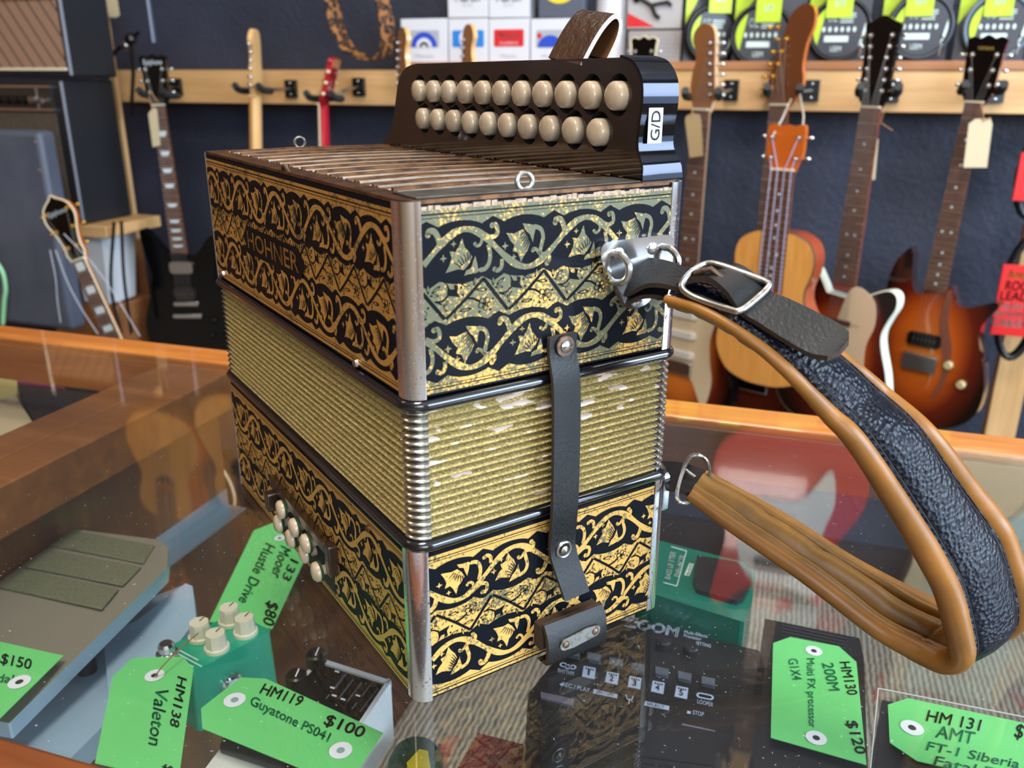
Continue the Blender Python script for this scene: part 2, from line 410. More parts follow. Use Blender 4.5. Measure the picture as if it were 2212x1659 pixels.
fR = lambda off: (lambda u, v, d: V((u, off-d, v)))          # end face, outward -y
fL = lambda off: (lambda u, v, d: V((off-d, L-u, v)))        # long face, outward -x, u runs towards the near edge
fB = lambda off: (lambda u, v, d: V((u, off+d, v)))
def casing(name, z0, z1, x0, x1, y0, y1, flip, crest, crestL, part):
    core = MB().prism(rrect(x0+.0012, y0+.0012, x1-.0012, y1-.0012, .008), z0, z1, 0).build(name, INK, acc)
    p = MB(); pokerwork(p, x0+.0075, x1-.0065, z0+.0015, z1-.0025, fR(y0-.0001), crest, flip)
    p.box(x0+.0075, y0, z0+.0005, x1-.0065, y0+.0015, z1-.0005, 1)
    if part == 't':
        for i in range(46):
            a_ = x0+.008+i*.00305; h_ = .0008+.0011*random.random(); p.box(a_, y0-.0003, z1-.0022-h_*.3, a_+.0024+.0012*random.random(), y0+.0002, z1-.0022+h_, 2)
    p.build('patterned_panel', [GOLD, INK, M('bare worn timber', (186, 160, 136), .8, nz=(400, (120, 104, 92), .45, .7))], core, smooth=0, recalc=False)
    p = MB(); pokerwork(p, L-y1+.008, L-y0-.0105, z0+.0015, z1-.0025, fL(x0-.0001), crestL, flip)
    p.box(x0, y0+.0105, z0+.0005, x0+.0015, y1-.008, z1-.0005, 1)
    pl = p
    # corner trims: a rolled nickel strip over each upright edge
    for cx, cy, a in ((x0, y0, pi), (x1, y0, 1.5*pi), (x1, y1, 0), (x0, y1, .5*pi)):
        sx = 1 if cx == x0 else -1; sy = 1 if cy == y0 else -1; r = .0075
        c = V((cx+sx*r, cy+sy*r, 0)); pts = []
        arc = [a+pi/2*i/7 for i in range(8)]
        line = [(c.x+(r+.0006)*cos(t), c.y+(r+.0006)*sin(t)) for t in arc]
        e0 = V(line[0])-V(line[1]); 
        d0 = V((0, 1)) if abs(cos(a)) > .5 else V((1, 0))
        d0 = d0*(sy if d0.y else sx); d1 = V((1, 0))*sx if d0.y else V((0, 1))*sy
        ex0, ex1 = (.003, .0006)
        line = [tuple(V(line[0])+d0*ex0)]+line+[tuple(V(line[-1])+d1*ex1)]
        inn = [(c.x+(q[0]-c.x)*.86, c.y+(q[1]-c.y)*.86) for q in line]
        t = MB().prism(line+inn[::-1], z0-.0004, z1+.0012, 0)
        t.build('corner_trim', NICKEL, core, bevel=.0005, seg=1)
    return core, pl
top, plT = casing('treble_casing', Z2+.001, Z3, 0, W, 0, L, False, .0281, L-.030, 't')
bot, plB = casing('bass_casing', .0006, Z1, -.001, W+.003, .0014, L-.003, True, .052, L-.052, 'b')
# maker's name in its ink plate on the long face
lab = [(.216-.003, .199), (.2185, .208), (.128, .208), (.118, .199), (.1235, .190), (.213, .190)]
F = fL(-.0001)
plT.flat([F(L-y, z, .00055) for y, z in [(.225, .199), (.2185, .2075), (.1265, .2075), (.1175, .199), (.1265, .1905), (.2185, .1905)]], 1)
put_text(plT, 'HOHNER', bil([F(L-.2165, .194, .0008), F(L-.1275, .194, .0008), F(L-.1275, .2045, .0008), F(L-.2165, .2045, .0008)]), 0, bold=.012)
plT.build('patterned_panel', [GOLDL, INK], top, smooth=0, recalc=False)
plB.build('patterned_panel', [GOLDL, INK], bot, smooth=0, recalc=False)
for y, z in ((.2837, .1634), (.0565, .1611)):
    MB().lathe([(.0022, 0), (.002, .0016), (.0008, .0022)], (-.0001, y, z+.002), (-1, 0, 0), 10).build('pin', STEEL, top)
MB().lathe([(.0022, 0), (.002, .0012), (.0008, .0018)], (-.001, .0513, .0756), (-1, 0, 0), 10).build('pin', BRONZE, bot)

# ---- top frame, grille and eyelets
fr = MB()
o_ = rrect(.0008, .0008, W-.0008, L-.0008, .008, 6); i_ = rrect(.0125, .028, .128, L-.012, .002, 6)
fr.tess([o_, i_], lambda x, y: V((x, y, Z3+.0016)))
fr.add([(x, y, Z3) for x, y in o_]+[(x, y, Z3+.0016) for x, y in o_], [(i, (i+1) % len(o_), len(o_)+(i+1) % len(o_), len(o_)+i) for i in range(len(o_))])
fr.add([(x, y, Z3-.002) for x, y in i_]+[(x, y, Z3+.0016) for x, y in i_], [(i, (i+1) % len(i_), len(i_)+(i+1) % len(i_), len(i_)+i) for i in range(len(i_))])
fr.build('top_frame', BRONZE, top)
MB().box(.008, .004, Z3+.0016, .1285, .0262, Z3+.0024).build('top_plate', M('grey scuffed plate', (98, 96, 92), .4, .6, nz=(90, (70, 60, 50), .45, .7)), top, bevel=.0005)
g = MB(); n = 52
for i in range(n):
    y = .0305+(L-.045)*i/(n-1)
    w = .0012; z = Z3+.0008+.0004*(i % 2)+.0006*sin(i*1.7)
    g.tube([(.0125, y, z), (.05, y+.0004*sin(i), z+.0007), (.09, y-.0003*sin(i*2.1), z+.0006), (.128, y, z)], w, 6, mat=(0, 2)[i % 2])
g.box(.0125, .028, Z3-.0015, .128, L-.012, Z3-.001, 1)
g.build('grille', [GRILLE, M('dusty brown cloth', (40, 30, 22), .9), BRONZE], top)
for x, y in ((.0634, .0075), (.0655, .2965)):
    MB().torus((x, y, Z3+.0055), .0036, .0011, (0.25, 1, 0), 18, 8).lathe([(.0012, 0), (.0012, .003)], (x, y, Z3-.001), (0, 0, 1), 8).build('eyelet', STEEL, top)
MB().torus((.0032, .1456, Z3+.0002), .004, .0012, (1, 0, .3), 18, 8).build('eyelet', RUST, top)

# ---- keyboard with two rows of buttons
KX = .132
outline = [(.0079, Z3+.002)] + crom2([(.0079, .2525), (.0118, .2605), (.0122, .269), (.0105, .282), (.0118, .2925), (.0185, .3), (.0275, .3025)], 4) + crom2([(.243, .3025), (.2585, .3), (.2695, .2926), (.276, .279), (.281, .266), (.2895, .254), (.302, Z3+.0035)], 4) + [(.302, Z3+.002)]
bpos = [(.0281+.02095*k, .285) for k in range(11)] + [(.0415+.02126*k, .2672) for k in range(10)]
kb = MB()
holes = [circ(y, z+.0003, .0089, 20, .0101) for y, z in bpos]
kb.tess([outline]+holes, lambda y, z: V((KX, y, z)), 0)
for h in holes:
    m = len(h); kb.add([(KX, y, z) for y, z in h]+[(KX+.006, y, z) for y, z in h], [(i, (i+1) % m, m+(i+1) % m, m+i) for i in range(m)], 1)
    kb.add([(KX+.006, y, z) for y, z in h], [tuple(range(m))], 1)
back = [(y, z) for y, z in outline]
m = len(outline)
kb.add([(KX+.021, y, z) for y, z in outline], [tuple(range(m))], 0)
kb.add([(KX, y, z) for y, z in outline]+[(KX+.021, y, z) for y, z in outline], [(i, (i+1) % m, m+(i+1) % m, m+i) for i in range(m-1)], 0)
kbo = kb.build('keyboard', [LACQ, HOLE], acc, recalc=False)
# polished end band following the ogee of the board
band = [p for p in outline if p[0] < .04]
bd = MB(); m = len(band)
nrm = []
for i, p in enumerate(band):
    t = V(band[min(i+1, m-1)])-V(band[max(i-1, 0)]); t.normalize(); nrm.append(V((-t.y, t.x)))
out = [(p[0]+n_.x*.0016 if n_.x < 0 else p[0]-abs(n_.x)*.0016, p[1]+abs(n_.y)*.0012) for p, n_ in zip(band, nrm)]
depth = lambda z: .0225+(.006 if z < .25 else 0)
x0 = KX-.0006
vs = [(x0, y, z) for y, z in out]+[(KX+.022+(.004*max(0, (.262-z)/.016)), y, z) for y, z in out]+[(x0, y, z) for y, z in band]+[(KX+.022+(.004*max(0, (.262-z)/.016)), y, z) for y, z in band]
fs = []
for i in range(m-1):
    fs += [(i, i+1, m+i+1, m+i), (i+1, i, 2*m+i, 2*m+i+1), (m+i, m+i+1, 3*m+i+1, 3*m+i)]
bd.add(vs, fs); bd.build('end_band', LACQB, kbo, smooth=50, label='polished black end band of the keyboard')
# key label
q = [acc_y(800+a/3.16, b/3.16, .0098) for a, b in ((1898, 735), (2010, 728), (1990, 1010), (1855, 985))]
lm = MB(); off = V((0, -.0004, 0)); q = [p+off for p in q]
q = [V((KX+.0035, .0090, .2635)), V((KX+.0035, .0090, .2798)), V((KX+.0125, .0090, .2798)), V((KX+.0125, .0090, .2635))]
lm.flat(q, 0)
Fq = bil([q[0], q[1], q[2], q[3]])
# letters run upwards along the band, read from the far side
put_text(lm, 'G/D', lambda a, b: Fq(.08+.84*a, .82-.64*b)+V((0, -.0003, 0)), 1, bold=.015)
lm.build('key_label', [M('white sticker', (226, 236, 242), .35), M('sticker ink', (18, 22, 34), .5)], kbo, smooth=0, recalc=False)
for y, z in bpos:
    b = MB().lathe([(.0070, 0), (.0070, .0058), (.0068, .0070), (.0060, .0079), (.0036, .0085), (.0004, .0087)], (KX+.004, y, z), (-1, 0, 0), 20)
    b.build('button', CREAM, kbo, smooth=50)
# thumb loop of leather behind the keyboard
Yn = .058
path = [acc_y(800+a/3.16, b/3.16, Yn) for a, b in ((1390, 440), (1430, 360), (1490, 250), (1550, 160), (1610, 100), (1650, 95), (1676, 130), (1680, 190), (1660, 270), (1625, 350), (1590, 420))]
path = [V((p.x+.004, Yn, p.z)) for p in path]
path = crom(path, 5); lp = MB(); n = len(path); wv = .031
inn = []
for i, p in enumerate(path):
    t = path[min(i+1, n-1)]-path[max(i-1, 0)]; nn = V((-t.z, 0, t.x)).normalized()
    inn.append(p-nn*.0024)
A = path; B = [p+V((.002, wv, .004)) for p in path]; Ci = inn; D = [p+V((.002, wv, .004)) for p in inn]
vs = A+B+Ci+D
lp.add(vs, [(i, i+1, n+i+1, n+i) for i in range(n-1)], 0)
lp.add(vs, [(2*n+i, 2*n+i+1, 3*n+i+1, 3*n+i) for i in range(n-1)], 1)
lp.add(vs, [(i, i+1, 2*n+i+1, 2*n+i) for i in range(n-1)]+[(n+i, n+i+1, 3*n+i+1, 3*n+i) for i in range(n-1)], 2)
lp.build('thumb_loop', [leather('bronzed dark leather', (70, 44, 24), .3, 200, 1.0, .9), M('brown suede', (96, 58, 22), .7), M('pale cut edge', (190, 182, 172), .8, bump=(1500, .8, .001))], kbo, smooth=60, label='dark leather thumb loop standing behind the keyboard')

# ---- bellows
def ring_path(off):
    return rrect(-.0005-off, .0005-off, W+.0015+off, L-.0015+off, .009+off*.5, 8)
zb0, zb1, NF = .0895, .1555, 18
bl = MB(); rings = []; S = 6
for i in range(NF*S+1):
    ph = i/S; off = -.0056+.0050*abs(sin(pi*ph))**.75
    rings.append([(x, y, zb0+(zb1-zb0)*i/(NF*S)) for x, y in ring_path(off)])
m = len(rings[0])
bl.add([p for r in rings for p in r], [(i*m+k, i*m+(k+1) % m, (i+1)*m+(k+1) % m, (i+1)*m+k) for i in range(len(rings)-1) for k in range(m)])
blo = bl.build('bellows', mat_bellows(), acc, smooth=60)
for c in range(4):
    cb = MB(); rs = []
    for i in range(NF*S+1):
        ph = i/S; off = -.0040+.0042*abs(sin(pi*ph))**.6
        P_ = ring_path(off)[c*9:(c+1)*9]
        rs.append([(x, y, zb0+(zb1-zb0)*i/(NF*S)) for x, y in P_])
    cb.add([p for r in rs for p in r], [(i*9+k, i*9+k+1, (i+1)*9+k+1, (i+1)*9+k) for i in range(len(rs)-1) for k in range(8)])
    cb.build('bellows_corner', M('bellows nickel', (206, 204, 198), .2, 1.0), blo, smooth=60)
for z, o in ((.1572, .0012), (.0877, .0015)):
    MB().tube([(x, y, z) for x, y in ring_path(o-.0018)], .0031, 10, closed=True).build('bellows_gasket', M('black glossy gasket', (14, 15, 20), .16, coat=.6), blo, smooth=60)

# ---- bellows strap on the end face
def strip(mb, path, wdir, w, th, nrm, m0=0, m1=1):
    wd = V(wdir).normalized()*w/2; n = len(path); path = [V(p) for p in path]; nr = V(nrm)
    a = [p-wd for p in path]; b = [p+wd for p in path]; c = [p-wd+nr*th for p in path]; d = [p+wd+nr*th for p in path]
    vs = a+b+c+d
    mb.add(vs, [(2*n+i, 2*n+i+1, 3*n+i+1, 3*n+i) for i in range(n-1)], m0)
    mb.add(vs, [(i, i+1, n+i+1, n+i) for i in range(n-1)], m1)
    mb.add(vs, [(i, i+1, 2*n+i+1, 2*n+i) for i in range(n-1)]+[(n+i, n+i+1, 3*n+i+1, 3*n+i) for i in range(n-1)]+[(0, n, 3*n, 2*n), (n-1, 2*n-1, 4*n-1, 3*n-1)], m1)
st = MB()
pth = crom([(.0788, -.0012, .1795), (.0789, -.0016, .17), (.0791, -.005, .155), (.0792, -.0062, .12), (.0795, -.0058, .09), (.0803, -.0035, .068), (.0818, -.005, .058), (.084, -.0085, .047), (.0852, -.0105, .040)], 4)
strip(st, pth, (1, 0, .04), .0158, .0022, (0, -1, 0))
sto = st.build('bellows_strap', [BLK, BLKEDGE], acc, bevel=.0006)
MB().lathe([(.0052, 0), (.005, .0009), (.0032, .0011), (.0031, .0018), (.002, .0026), (.0004, .0029)], (.0793, -.0040, .1742), (0, -1, 0), 20, mats=[1, 1, 0, 0, 0]).box(.0768, -.0071, .17385, .0818, -.0066, .17455, 1).build('screw', [STEEL, RUST], sto)
MB().torus((.0806, -.0060, .0658), .0042, .0009, (0, 1, 0), 22, 8).lathe([(.0026, 0), (.0024, .003), (.0004, .004)], (.0806, -.0042, .0658), (0, -1, 0), 14).build('stud_eyelet', STEEL, sto)
# ---- closing tab at the foot
tb = MB()
pth = crom([(.0862, -.0065, .0262), (.0864, -.0095, .020), (.0866, -.0105, .012), (.0868, -.0098, .004), (.0868, -.0070, .0022), (.0868, -.0018, .0018)], 5)
strip(tb, pth, (1, 0, -.02), .0385, .0026, (0, -1, .05))
tb.box(.0672, -.0065, .0100, .1058, .0005, .024, 1)
tbo = tb.build('foot_tab', [BLK, BLKEDGE], acc, bevel=.0005)
pl = MB()
c1, c2 = V((.0778, 0, .0140)), V((.0972, 0, .0148))
poly = [(c1.x+.0036*cos(t), c1.z+.0036*sin(t)) for t in [pi/2+pi*i/8 for i in range(9)]]
poly += [(.0835, c1.z-.0040), (.0915, c2.z-.0040)] + [(c2.x+.0034*cos(t), c2.z+.0034*sin(t)) for t in [-pi/2+pi*i/8 for i in range(9)]] + [(.0915, c2.z+.0040), (.0835, c1.z+.0040)]
pl.prism(poly, -.0128, -.0138, 0, F=lambda x, y, z: V((x, z, y)))
pl.build('tab_plate', STEEL, tbo, bevel=.0002)
for c in (c1, c2):
    MB().lathe([(.0021, 0), (.0019, .0008), (.0008, .0014)], (c.x, -.0137, c.z), (0, -1, 0), 12).build('rivet', RUST, tbo)

# ---- bass button block on the long face
bb = MB()
bb.hexa([(0, .1045, .0345), (-.0068, .1045, .0355), (-.0068, .201, .0385), (0, .206, .0365)], [(0, .108, .0405), (-.0068, .1055, .0422), (-.0068, .2, .0462), (0, .212, .0425)])
bb.box(-.0068, .0985, .023, 0, .1055, .0424); bb.box(-.0125, .189, .026, 0, .197, .0385)
bb.box(-.0016, .1055, .006, 0, .2, .036, 1)
bbo = bb.build('bass_button_block', [M('dark brown stained block', (38, 26, 18), .35, coat=.4), M('black recess', (8, 8, 8), .7)], acc, bevel=.001)
gs = M('dark green felt', (16, 54, 22), .8)
for a, b in ((575, 560), (705, 740), (820, 900), (550, 700), (670, 850), (805, 1000), (930, 1180)):
    p = acc_x(480+a/4.608, 980+b/4.608, -.0095)
    MB().lathe([(.0030, -.0085), (.0030, -.0032), (.0062, -.0030), (.0062, -.0014), (.006, .0004), (.0046, .0016), (.0006, .0021)], p, (-1, 0, 0), 18, mats=[0, 1, 1, 0, 0, 0]).build('bass_button', [CREAM, gs], bbo, smooth=50)

# ---- strap bracket on the end face
br = MB()
poly = crom2([(.0985, .2175), (.1005, .2205), (.1045, .2212), (.121, .2213), (.1385, .2212), (.1425, .2203), (.1442, .2172), (.1432, .212), (.1385, .203), (.133, .1925), (.1295, .1885), (.1245, .1868), (.1195, .1868), (.1145, .1885), (.1105, .1925), (.1035, .205), (.0995, .212)], 3, True)
br.prism(poly, -.0005, -.0045, 0, F=lambda x, y, z: V((x, z, y)))
bro = br.build('strap_bracket', CHROME, acc, bevel=.0016, seg=3)
for x, z in ((.1095, .2148), (.1305, .2152), (.1217, .1905)):
    MB().lathe([(.0030, 0), (.0028, .0008), (.0012, .0013), (.0002, .0014)], (x, -.0045, z), (0, -1, 0), 14).box(x-.0026, -.0061, z-.0003, x+.0026, -.0057, z+.0003, 1).build('screw', [STEEL, RUST], bro)
for x in (.1075, .1385):
    MB().tube(crom([(x, -.001, .2145), (x+.0008, -.0075, .2148), (x+.0022, -.0118, .2105), (x+.0018, -.0115, .2045), (x+.0003, -.0075, .2015), (x, -.002, .2015)], 5), .0017, 10).build('ring', STEEL, bro)

# ---- shoulder strap: padded band from buckle to buckle
N_ = [(.118,-.0278,.1965),(.122,-.0407,.1952),(.127,-.052,.1916),(.133,-.0631,.1852),(.139,-.0708,.179),(.146,-.0776,.171),(.154,-.0838,.1613),(.163,-.0912,.1498),(.172,-.1001,.1378),(.195,-.1155,.1005),(.208,-.1253,.0765),(.217,-.1313,.0583),(.2275,-.1352,.0320),(.2325,-.1352,.0195),(.2345,-.128,.0105),(.2335,-.1174,.0088),(.230,-.108,.0105),(.222,-.0923,.0165),(.2,-.0613,.0404),(.18,-.029,.0593),(.166,-.0068,.0739)]
F_ = [(.1565,-.0176,.2003),(.1603,-.0296,.1975),(.1659,-.0427,.1926),(.1722,-.0551,.1854),(.1806,-.0654,.1786),(.1879,-.0751,.1708),(.196,-.0834,.1625),(.2089,-.0885,.151),(.2173,-.1079,.1358),(.2404,-.1208,.1054),(.2517,-.1271,.0909),(.2581,-.1331,.0788),(.2704,-.1401,.049),(.2778,-.1392,.0285),(.2800,-.130,.0150),(.2775,-.1175,.0118),(.2735,-.1085,.0135),(.2655,-.0988,.0185),(.2428,-.0664,.0335),(.2196,-.0302,.054),(.1963,.0108,.0713)]
Nn = crom(N_, 8); Ff = crom(F_, 8); n = len(Nn)
ctr = [(a+b)/2 for a, b in zip(Nn, Ff)]
frames = []
for i in range(n):
    t = (ctr[min(i+2, n-1)]-ctr[max(i-2, 0)]).normalized(); w = (Ff[i]-Nn[i]); wl = w.length; w = w/wl
    nn = w.cross(t).normalized()
    frames.append((ctr[i], t, w, nn, wl))
if frames[4][3].z < 0: frames = [(c, t, w, -q, wl) for c, t, w, q, wl in frames]
def sheet(mb, ks, hts, mat, wrinkle=0.0):
    """open strip across the strap: ks = fractions of half width, hts = offset along the outer normal"""
    m = len(ks); vs = []
    for i, (c, t, w, q, wl) in enumerate(frames):
        for k, h in zip(ks, hts):
            wr = wrinkle*min(1, abs(i/n-.645)*9)*(sin(i*.9+3*sin(i*.37))+.6*sin(i*2.3+k*4)) if wrinkle else 0
            vs.append(c+w*(k*wl/2)+q*(h+(wr*h/.004 if wrinkle else 0)))
    mb.add(vs, [(i*m+k, i*m+k+1, (i+1)*m+k+1, (i+1)*m+k) for i in range(n-1) for k in range(m-1)], mat)
sp = MB()
ks = [-.80, -.74, -.66, -.62, -.58, -.4, 0, .4, .58, .62, .66, .74, .80]
sheet(sp, ks, [.0015, .0036, .0042, .0034, .0043, .0056, .0062, .0056, .0043, .0034, .0042, .0036, .0015], 0)
spo = sp.build('shoulder_strap', [PEB], acc, smooth=60, label='black pebbled leather shoulder strap lined in tan')
for k in (-.62, .62):
    MB().tube([c+w*(k*wl/2)+q*.0037 for c, t, w, q, wl in frames[3:-3]], lambda t: .0004, 5).build('stitching', M('dark thread', (34, 34, 40), .8), spo)
for k in (-1, 1):
    MB().tube([c+w*(k*wl/2*.92)-q*.0002 for c, t, w, q, wl in frames], lambda t: .0021+.0014*t/.3 if t < .3 else (.0035+.0031*(t-.3)/.18 if t < .48 else (.0066 if t < .72 else .0066-.0028*(t-.72)/.28)), 12).build('piping', TAN, spo, smooth=70)
un = MB()
def roll(a, b, hh, wr=0):
    ks = [a+(b-a)*i/8 for i in range(9)]; vs = []; m = 9
    for i, (c, t, w, q, wl) in enumerate(frames):
        u = i/n; fade = min(1, .3+abs(u-.655)*8); cr = wr*fade*(max(0, sin(i*.75+2*sin(i*.21)))**3)
        for j, k in enumerate(ks): vs.append(c+w*(k*wl/2)-q*(.0006+fade*(hh-cr)*sin(pi*j/8)**.65))
    un.add(vs, [(i*m+k, i*m+k+1, (i+1)*m+k+1, (i+1)*m+k) for i in range(n-1) for k in range(8)], 0)
roll(-.9, -.46, .0056, .0008); roll(-.46, .46, .0082, .0016); roll(.46, .9, .0056, .0008)
un.build('quilted_lining', TANIN, spo, smooth=70)
for k in (-.46, .46):
    MB().tube([c+w*(k*wl/2)-q*.0014 for c, t, w, q, wl in frames[3:-2]], .0007, 5).build('lining_seam', M('brown thread', (84, 56, 22), .8), spo)
# leather end with buckle
Np = [(1325, 643), (1352, 637), (1391, 614), (1430, 612), (1467, 621)]; Xn = [.1125, .1135, .115, .119, .1235]
Fp = [(1310, 572), (1345, 562), (1391, 556), (1440, 562), (1490, 580)]; Xf = [.1105, .119, .127, .133, .139]
def band_mb(mb, A, B, th, m0, m1):
    n = len(A); nr = []
    for i in range(n):
        t = (A[min(i+1, n-1)]+B[min(i+1, n-1)]-A[max(i-1, 0)]-B[max(i-1, 0)]); nr.append((B[i]-A[i]).cross(t).normalized())
    if (nr[-1]).z < 0: nr = [-q for q in nr]
    vs = A+B+[a-q*th for a, q in zip(A, nr)]+[b-q*th for b, q in zip(B, nr)]
    mb.add(vs, [(i, i+1, n+i+1, n+i) for i in range(n-1)], m0)
    mb.add(vs, [(2*n+i, 2*n+i+1, 3*n+i+1, 3*n+i) for i in range(n-1)], m1)
    mb.add(vs, [(i, i+1, 2*n+i+1, 2*n+i) for i in range(n-1)]+[(n+i, n+i+1, 3*n+i+1, 3*n+i) for i in range(n-1)]+[(0, n, 3*n, 2*n), (n-1, 2*n-1, 4*n-1, 3*n-1)], m1)
A = crom([acc_x(*p, x) for p, x in zip(Np, Xn)], 5); B = crom([acc_x(*p, x) for p, x in zip(Fp, Xf)], 5)
le = MB(); band_mb(le, A, B, .0026, 0, 1)
# second ply folded back under the bracket rings
A2 = [p+V((.001, .004, -.0065)) for p in A[:-2]]; B2 = [p+V((.001, .0055, -.004)) for p in B[:-2]]
band_mb(le, A2, B2, .0026, 0, 1)
LEA = leather('worn black leather', (13, 14, 18), .36, 500, .25, .4)
leo = le.build('buckle_leather', [LEA, BLKEDGE], spo, smooth=40)
Np = [(1455, 618), (1485, 600), (1530, 598), (1570, 628), (1600, 671), (1640, 697), (1700, 735), (1750, 762), (1788, 769)]
Fp = [(1500, 580), (1540, 570), (1590, 568), (1630, 590), (1662, 626), (1705, 645), (1770, 676), (1815, 700), (1834, 716)]
Xn = [.1235, .1255, .128, .131, .134, .138, .1435, .148, .151]; Xf = [.139, .1425, .1455, .1485, .151, .156, .163, .167, .169]
A = crom([acc_x(*p, x) for p, x in zip(Np, Xn)], 5); B = crom([acc_x(*p, x) for p, x in zip(Fp, Xf)], 5)
tip = [(A[-1]*.75+B[-1]*.25)+(A[-1]-A[-3])*.9, (A[-1]*.3+B[-1]*.7)+(A[-1]-A[-3])*.9]
tg = MB(); band_mb(tg, A+[tip[0]], B+[tip[1]], .003, 0, 1)
tg.build('tongue', [LEA, BLKEDGE], spo, smooth=40)
def loop_px(pts, xs): return [acc_x(*p, x) for p, x in zip(pts, xs)]
bp = loop_px([(1473, 617), (1492, 590), (1522, 571), (1548, 571), (1600, 588), (1652, 608), (1659, 620), (1630, 648), (1598, 671), (1575, 668), (1520, 650), (1485, 634)],
             [.1225, .128, .1345, .1375, .1435, .1495, .1495, .141, .1325, .1305, .1265, .123])
MB().tube(crom(bp, 4, True), .0016, 10, closed=True).build('buckle', STEEL, spo, smooth=60)
MB().tube(loop_px([(1500, 590), (1515, 586), (1535, 580), (1560, 600)], [.128, .129, .131, .134]), .0013, 8).build('buckle_prong', RUST, spo)
# lower buckle where the strap returns to the bass casing
lb = MB()
q = [V((.158, .006, .081)), V((.1625, -.009, .077)), V((.194, .0035, .075)), V((.186, .016, .080))]
A = [V((.157, .010, .0745)), V((.1625, -.0015, .0765)), V((.169, -.010, .0745))]; B = [V((.172, .026, .081)), V((.184, .0165, .080)), V((.194, .0075, .076))]
band_mb(lb, crom(A, 4), crom(B, 4), .0026, 0, 1)
lbo = lb.build('lower_leather', [LEA, BLKEDGE], spo)
MB().tube(crom([(.163, -.0085, .0705), (.160, -.004, .0745), (.180, .010, .0845), (.197, .019, .081), (.201, .013, .077), (.183, -.004, .0735)], 4, True), .0013, 8, closed=True).build('lower_buckle', STEEL, spo)
MB().tube([(.176, .0075, .0815), (.178, .0005, .0785)], .0012, 8).build('buckle_prong', STEEL, spo)
br2 = MB().prism(rrect(.004, .060, .030, .084, .003), 0, .0035, F=lambda a, b, z: V((W+.0032+z, a, b)))
br2.build('lower_bracket', CHROME, acc, bevel=.001)
# ================================================================== glass display case
def mat_pane(name, tint, refl=1.0, dust=True):
    n = NT(name); t = n.t; n.n.remove(n.b)
    out = [x for x in n.n if x.type == 'OUTPUT_MATERIAL'][0]
    lw = n.new('ShaderNodeLayerWeight'); lw.inputs['Blend'].default_value = .5
    p = n.new('ShaderNodeMath', operation='POWER'); p.inputs[1].default_value = 5; t.links.new(lw.outputs['Facing'], p.inputs[0])
    m = n.new('ShaderNodeMath', operation='MULTIPLY_ADD'); m.inputs[1].default_value = .95*refl; m.inputs[2].default_value = .045*refl; t.links.new(p.outputs[0], m.inputs[0])
    tr = n.new('ShaderNodeBsdfTransparent'); tr.inputs['Color'].default_value = tint
    gl = n.new('ShaderNodeBsdfGlossy'); gl.inputs['Roughness'].default_value = .0; gl.inputs['Color'].default_value = (1, 1, 1, 1)
    mx = n.new('ShaderNodeMixShader'); t.links.new(m.outputs[0], mx.inputs[0]); t.links.new(tr.outputs[0], mx.inputs[1]); t.links.new(gl.outputs[0], mx.inputs[2])
    last = mx
    if dust:
        df = n.new('ShaderNodeBsdfDiffuse'); df.inputs['Color'].default_value = (.8, .8, .78, 1)
        f = n.noise(n.coord('Object'), 420, 2, .5); g = n.noise(n.coord('Object'), 6, 2)
        a = n.new('ShaderNodeMath', operation='MULTIPLY_ADD'); a.inputs[1].default_value = .12; t.links.new(g, a.inputs[0]); t.links.new(f, a.inputs[2])
        r = n.ramp(a.outputs[0], [(.80, (.004, .004, .004, 1)), (.83, (.35, .35, .35, 1))])
        m2 = n.new('ShaderNodeMixShader'); t.links.new(r, m2.inputs[0]); t.links.new(mx.outputs[0], m2.inputs[1]); t.links.new(df.outputs[0], m2.inputs[2]); last = m2
    t.links.new(last.outputs[0], out.inputs['Surface']); return n.m
PANE = mat_pane('counter glass', (.955, .965, .96, 1)); PANE2 = mat_pane('shelf glass', (.94, .965, .96, 1), .8, False)
RIMW = wood('orange varnished wood', (176, 98, 36), (226, 146, 66), (3, 30, 30), .3, .5)
RIMD = wood('brown varnished wood', (98, 50, 24), (140, 76, 36), (3, 30, 30), .3, .5)
PANW = wood('brown veneer panel', (92, 56, 28), (132, 86, 44), (20, 20, 3), .4, .3)
ALU = M('brushed aluminium', (176, 196, 214), .35, .85)
SHZ = -.165
case = thing('display_case', 'wood framed glass display counter that the accordion stands on', 'counter', (0, .18, -.95))
case_inv = Matrix.Translation((0, -.18, .95))
def cpart(mb, name, mats, par=None, **k):
    mb.v = [case_inv @ V(p) for p in mb.v]; return mb.build(name, mats, par or case, **k)
FY0, FY1, BX0, BX1 = -.079, .434, -1.35, 1.15
cpart(MB().box(BX0, FY0, -.006, BX1, FY1, 0), 'glass_top', PANE, smooth=0)
cpart(MB().box(BX0, FY1+.0005, -.055, BX1, .478, -.0002), 'rear_rail', RIMW, bevel=.003)
cpart(MB().box(-.412, FY1-.004, -.0548, BX1, FY1-.0002, -.0065), 'inner_rail', wood('brown inner rail', (84, 50, 32), (122, 78, 50), (3, 30, 30), .45, .1), smooth=0)
cpart(MB().box(BX0, -.125, -.055, BX1, FY0-.0005, -.0002), 'front_rail', RIMD, bevel=.003)
cpart(MB().box(-.5, FY0, -.05, -.4575, FY1, -.0065).box(-.4565, FY0, -.05, -.414, FY1, -.0068), 'partition_rail', wood('light partition rail', (122, 76, 38), (160, 104, 54), (3, 30, 30), .4, .2), bevel=.002)
cpart(MB().box(-.456, FY0, -.95, -.44, FY1, -.0505), 'partition_panel', PANW)
sc_ = MB()
for p in ((363, 905), (40, 1055)):
    q = at_x(*p, -.44); sc_.lathe([(.0045, 0), (.004, .0012), (.0012, .0015)], (-.44, q.y, q.z), (1, 0, 0), 12)
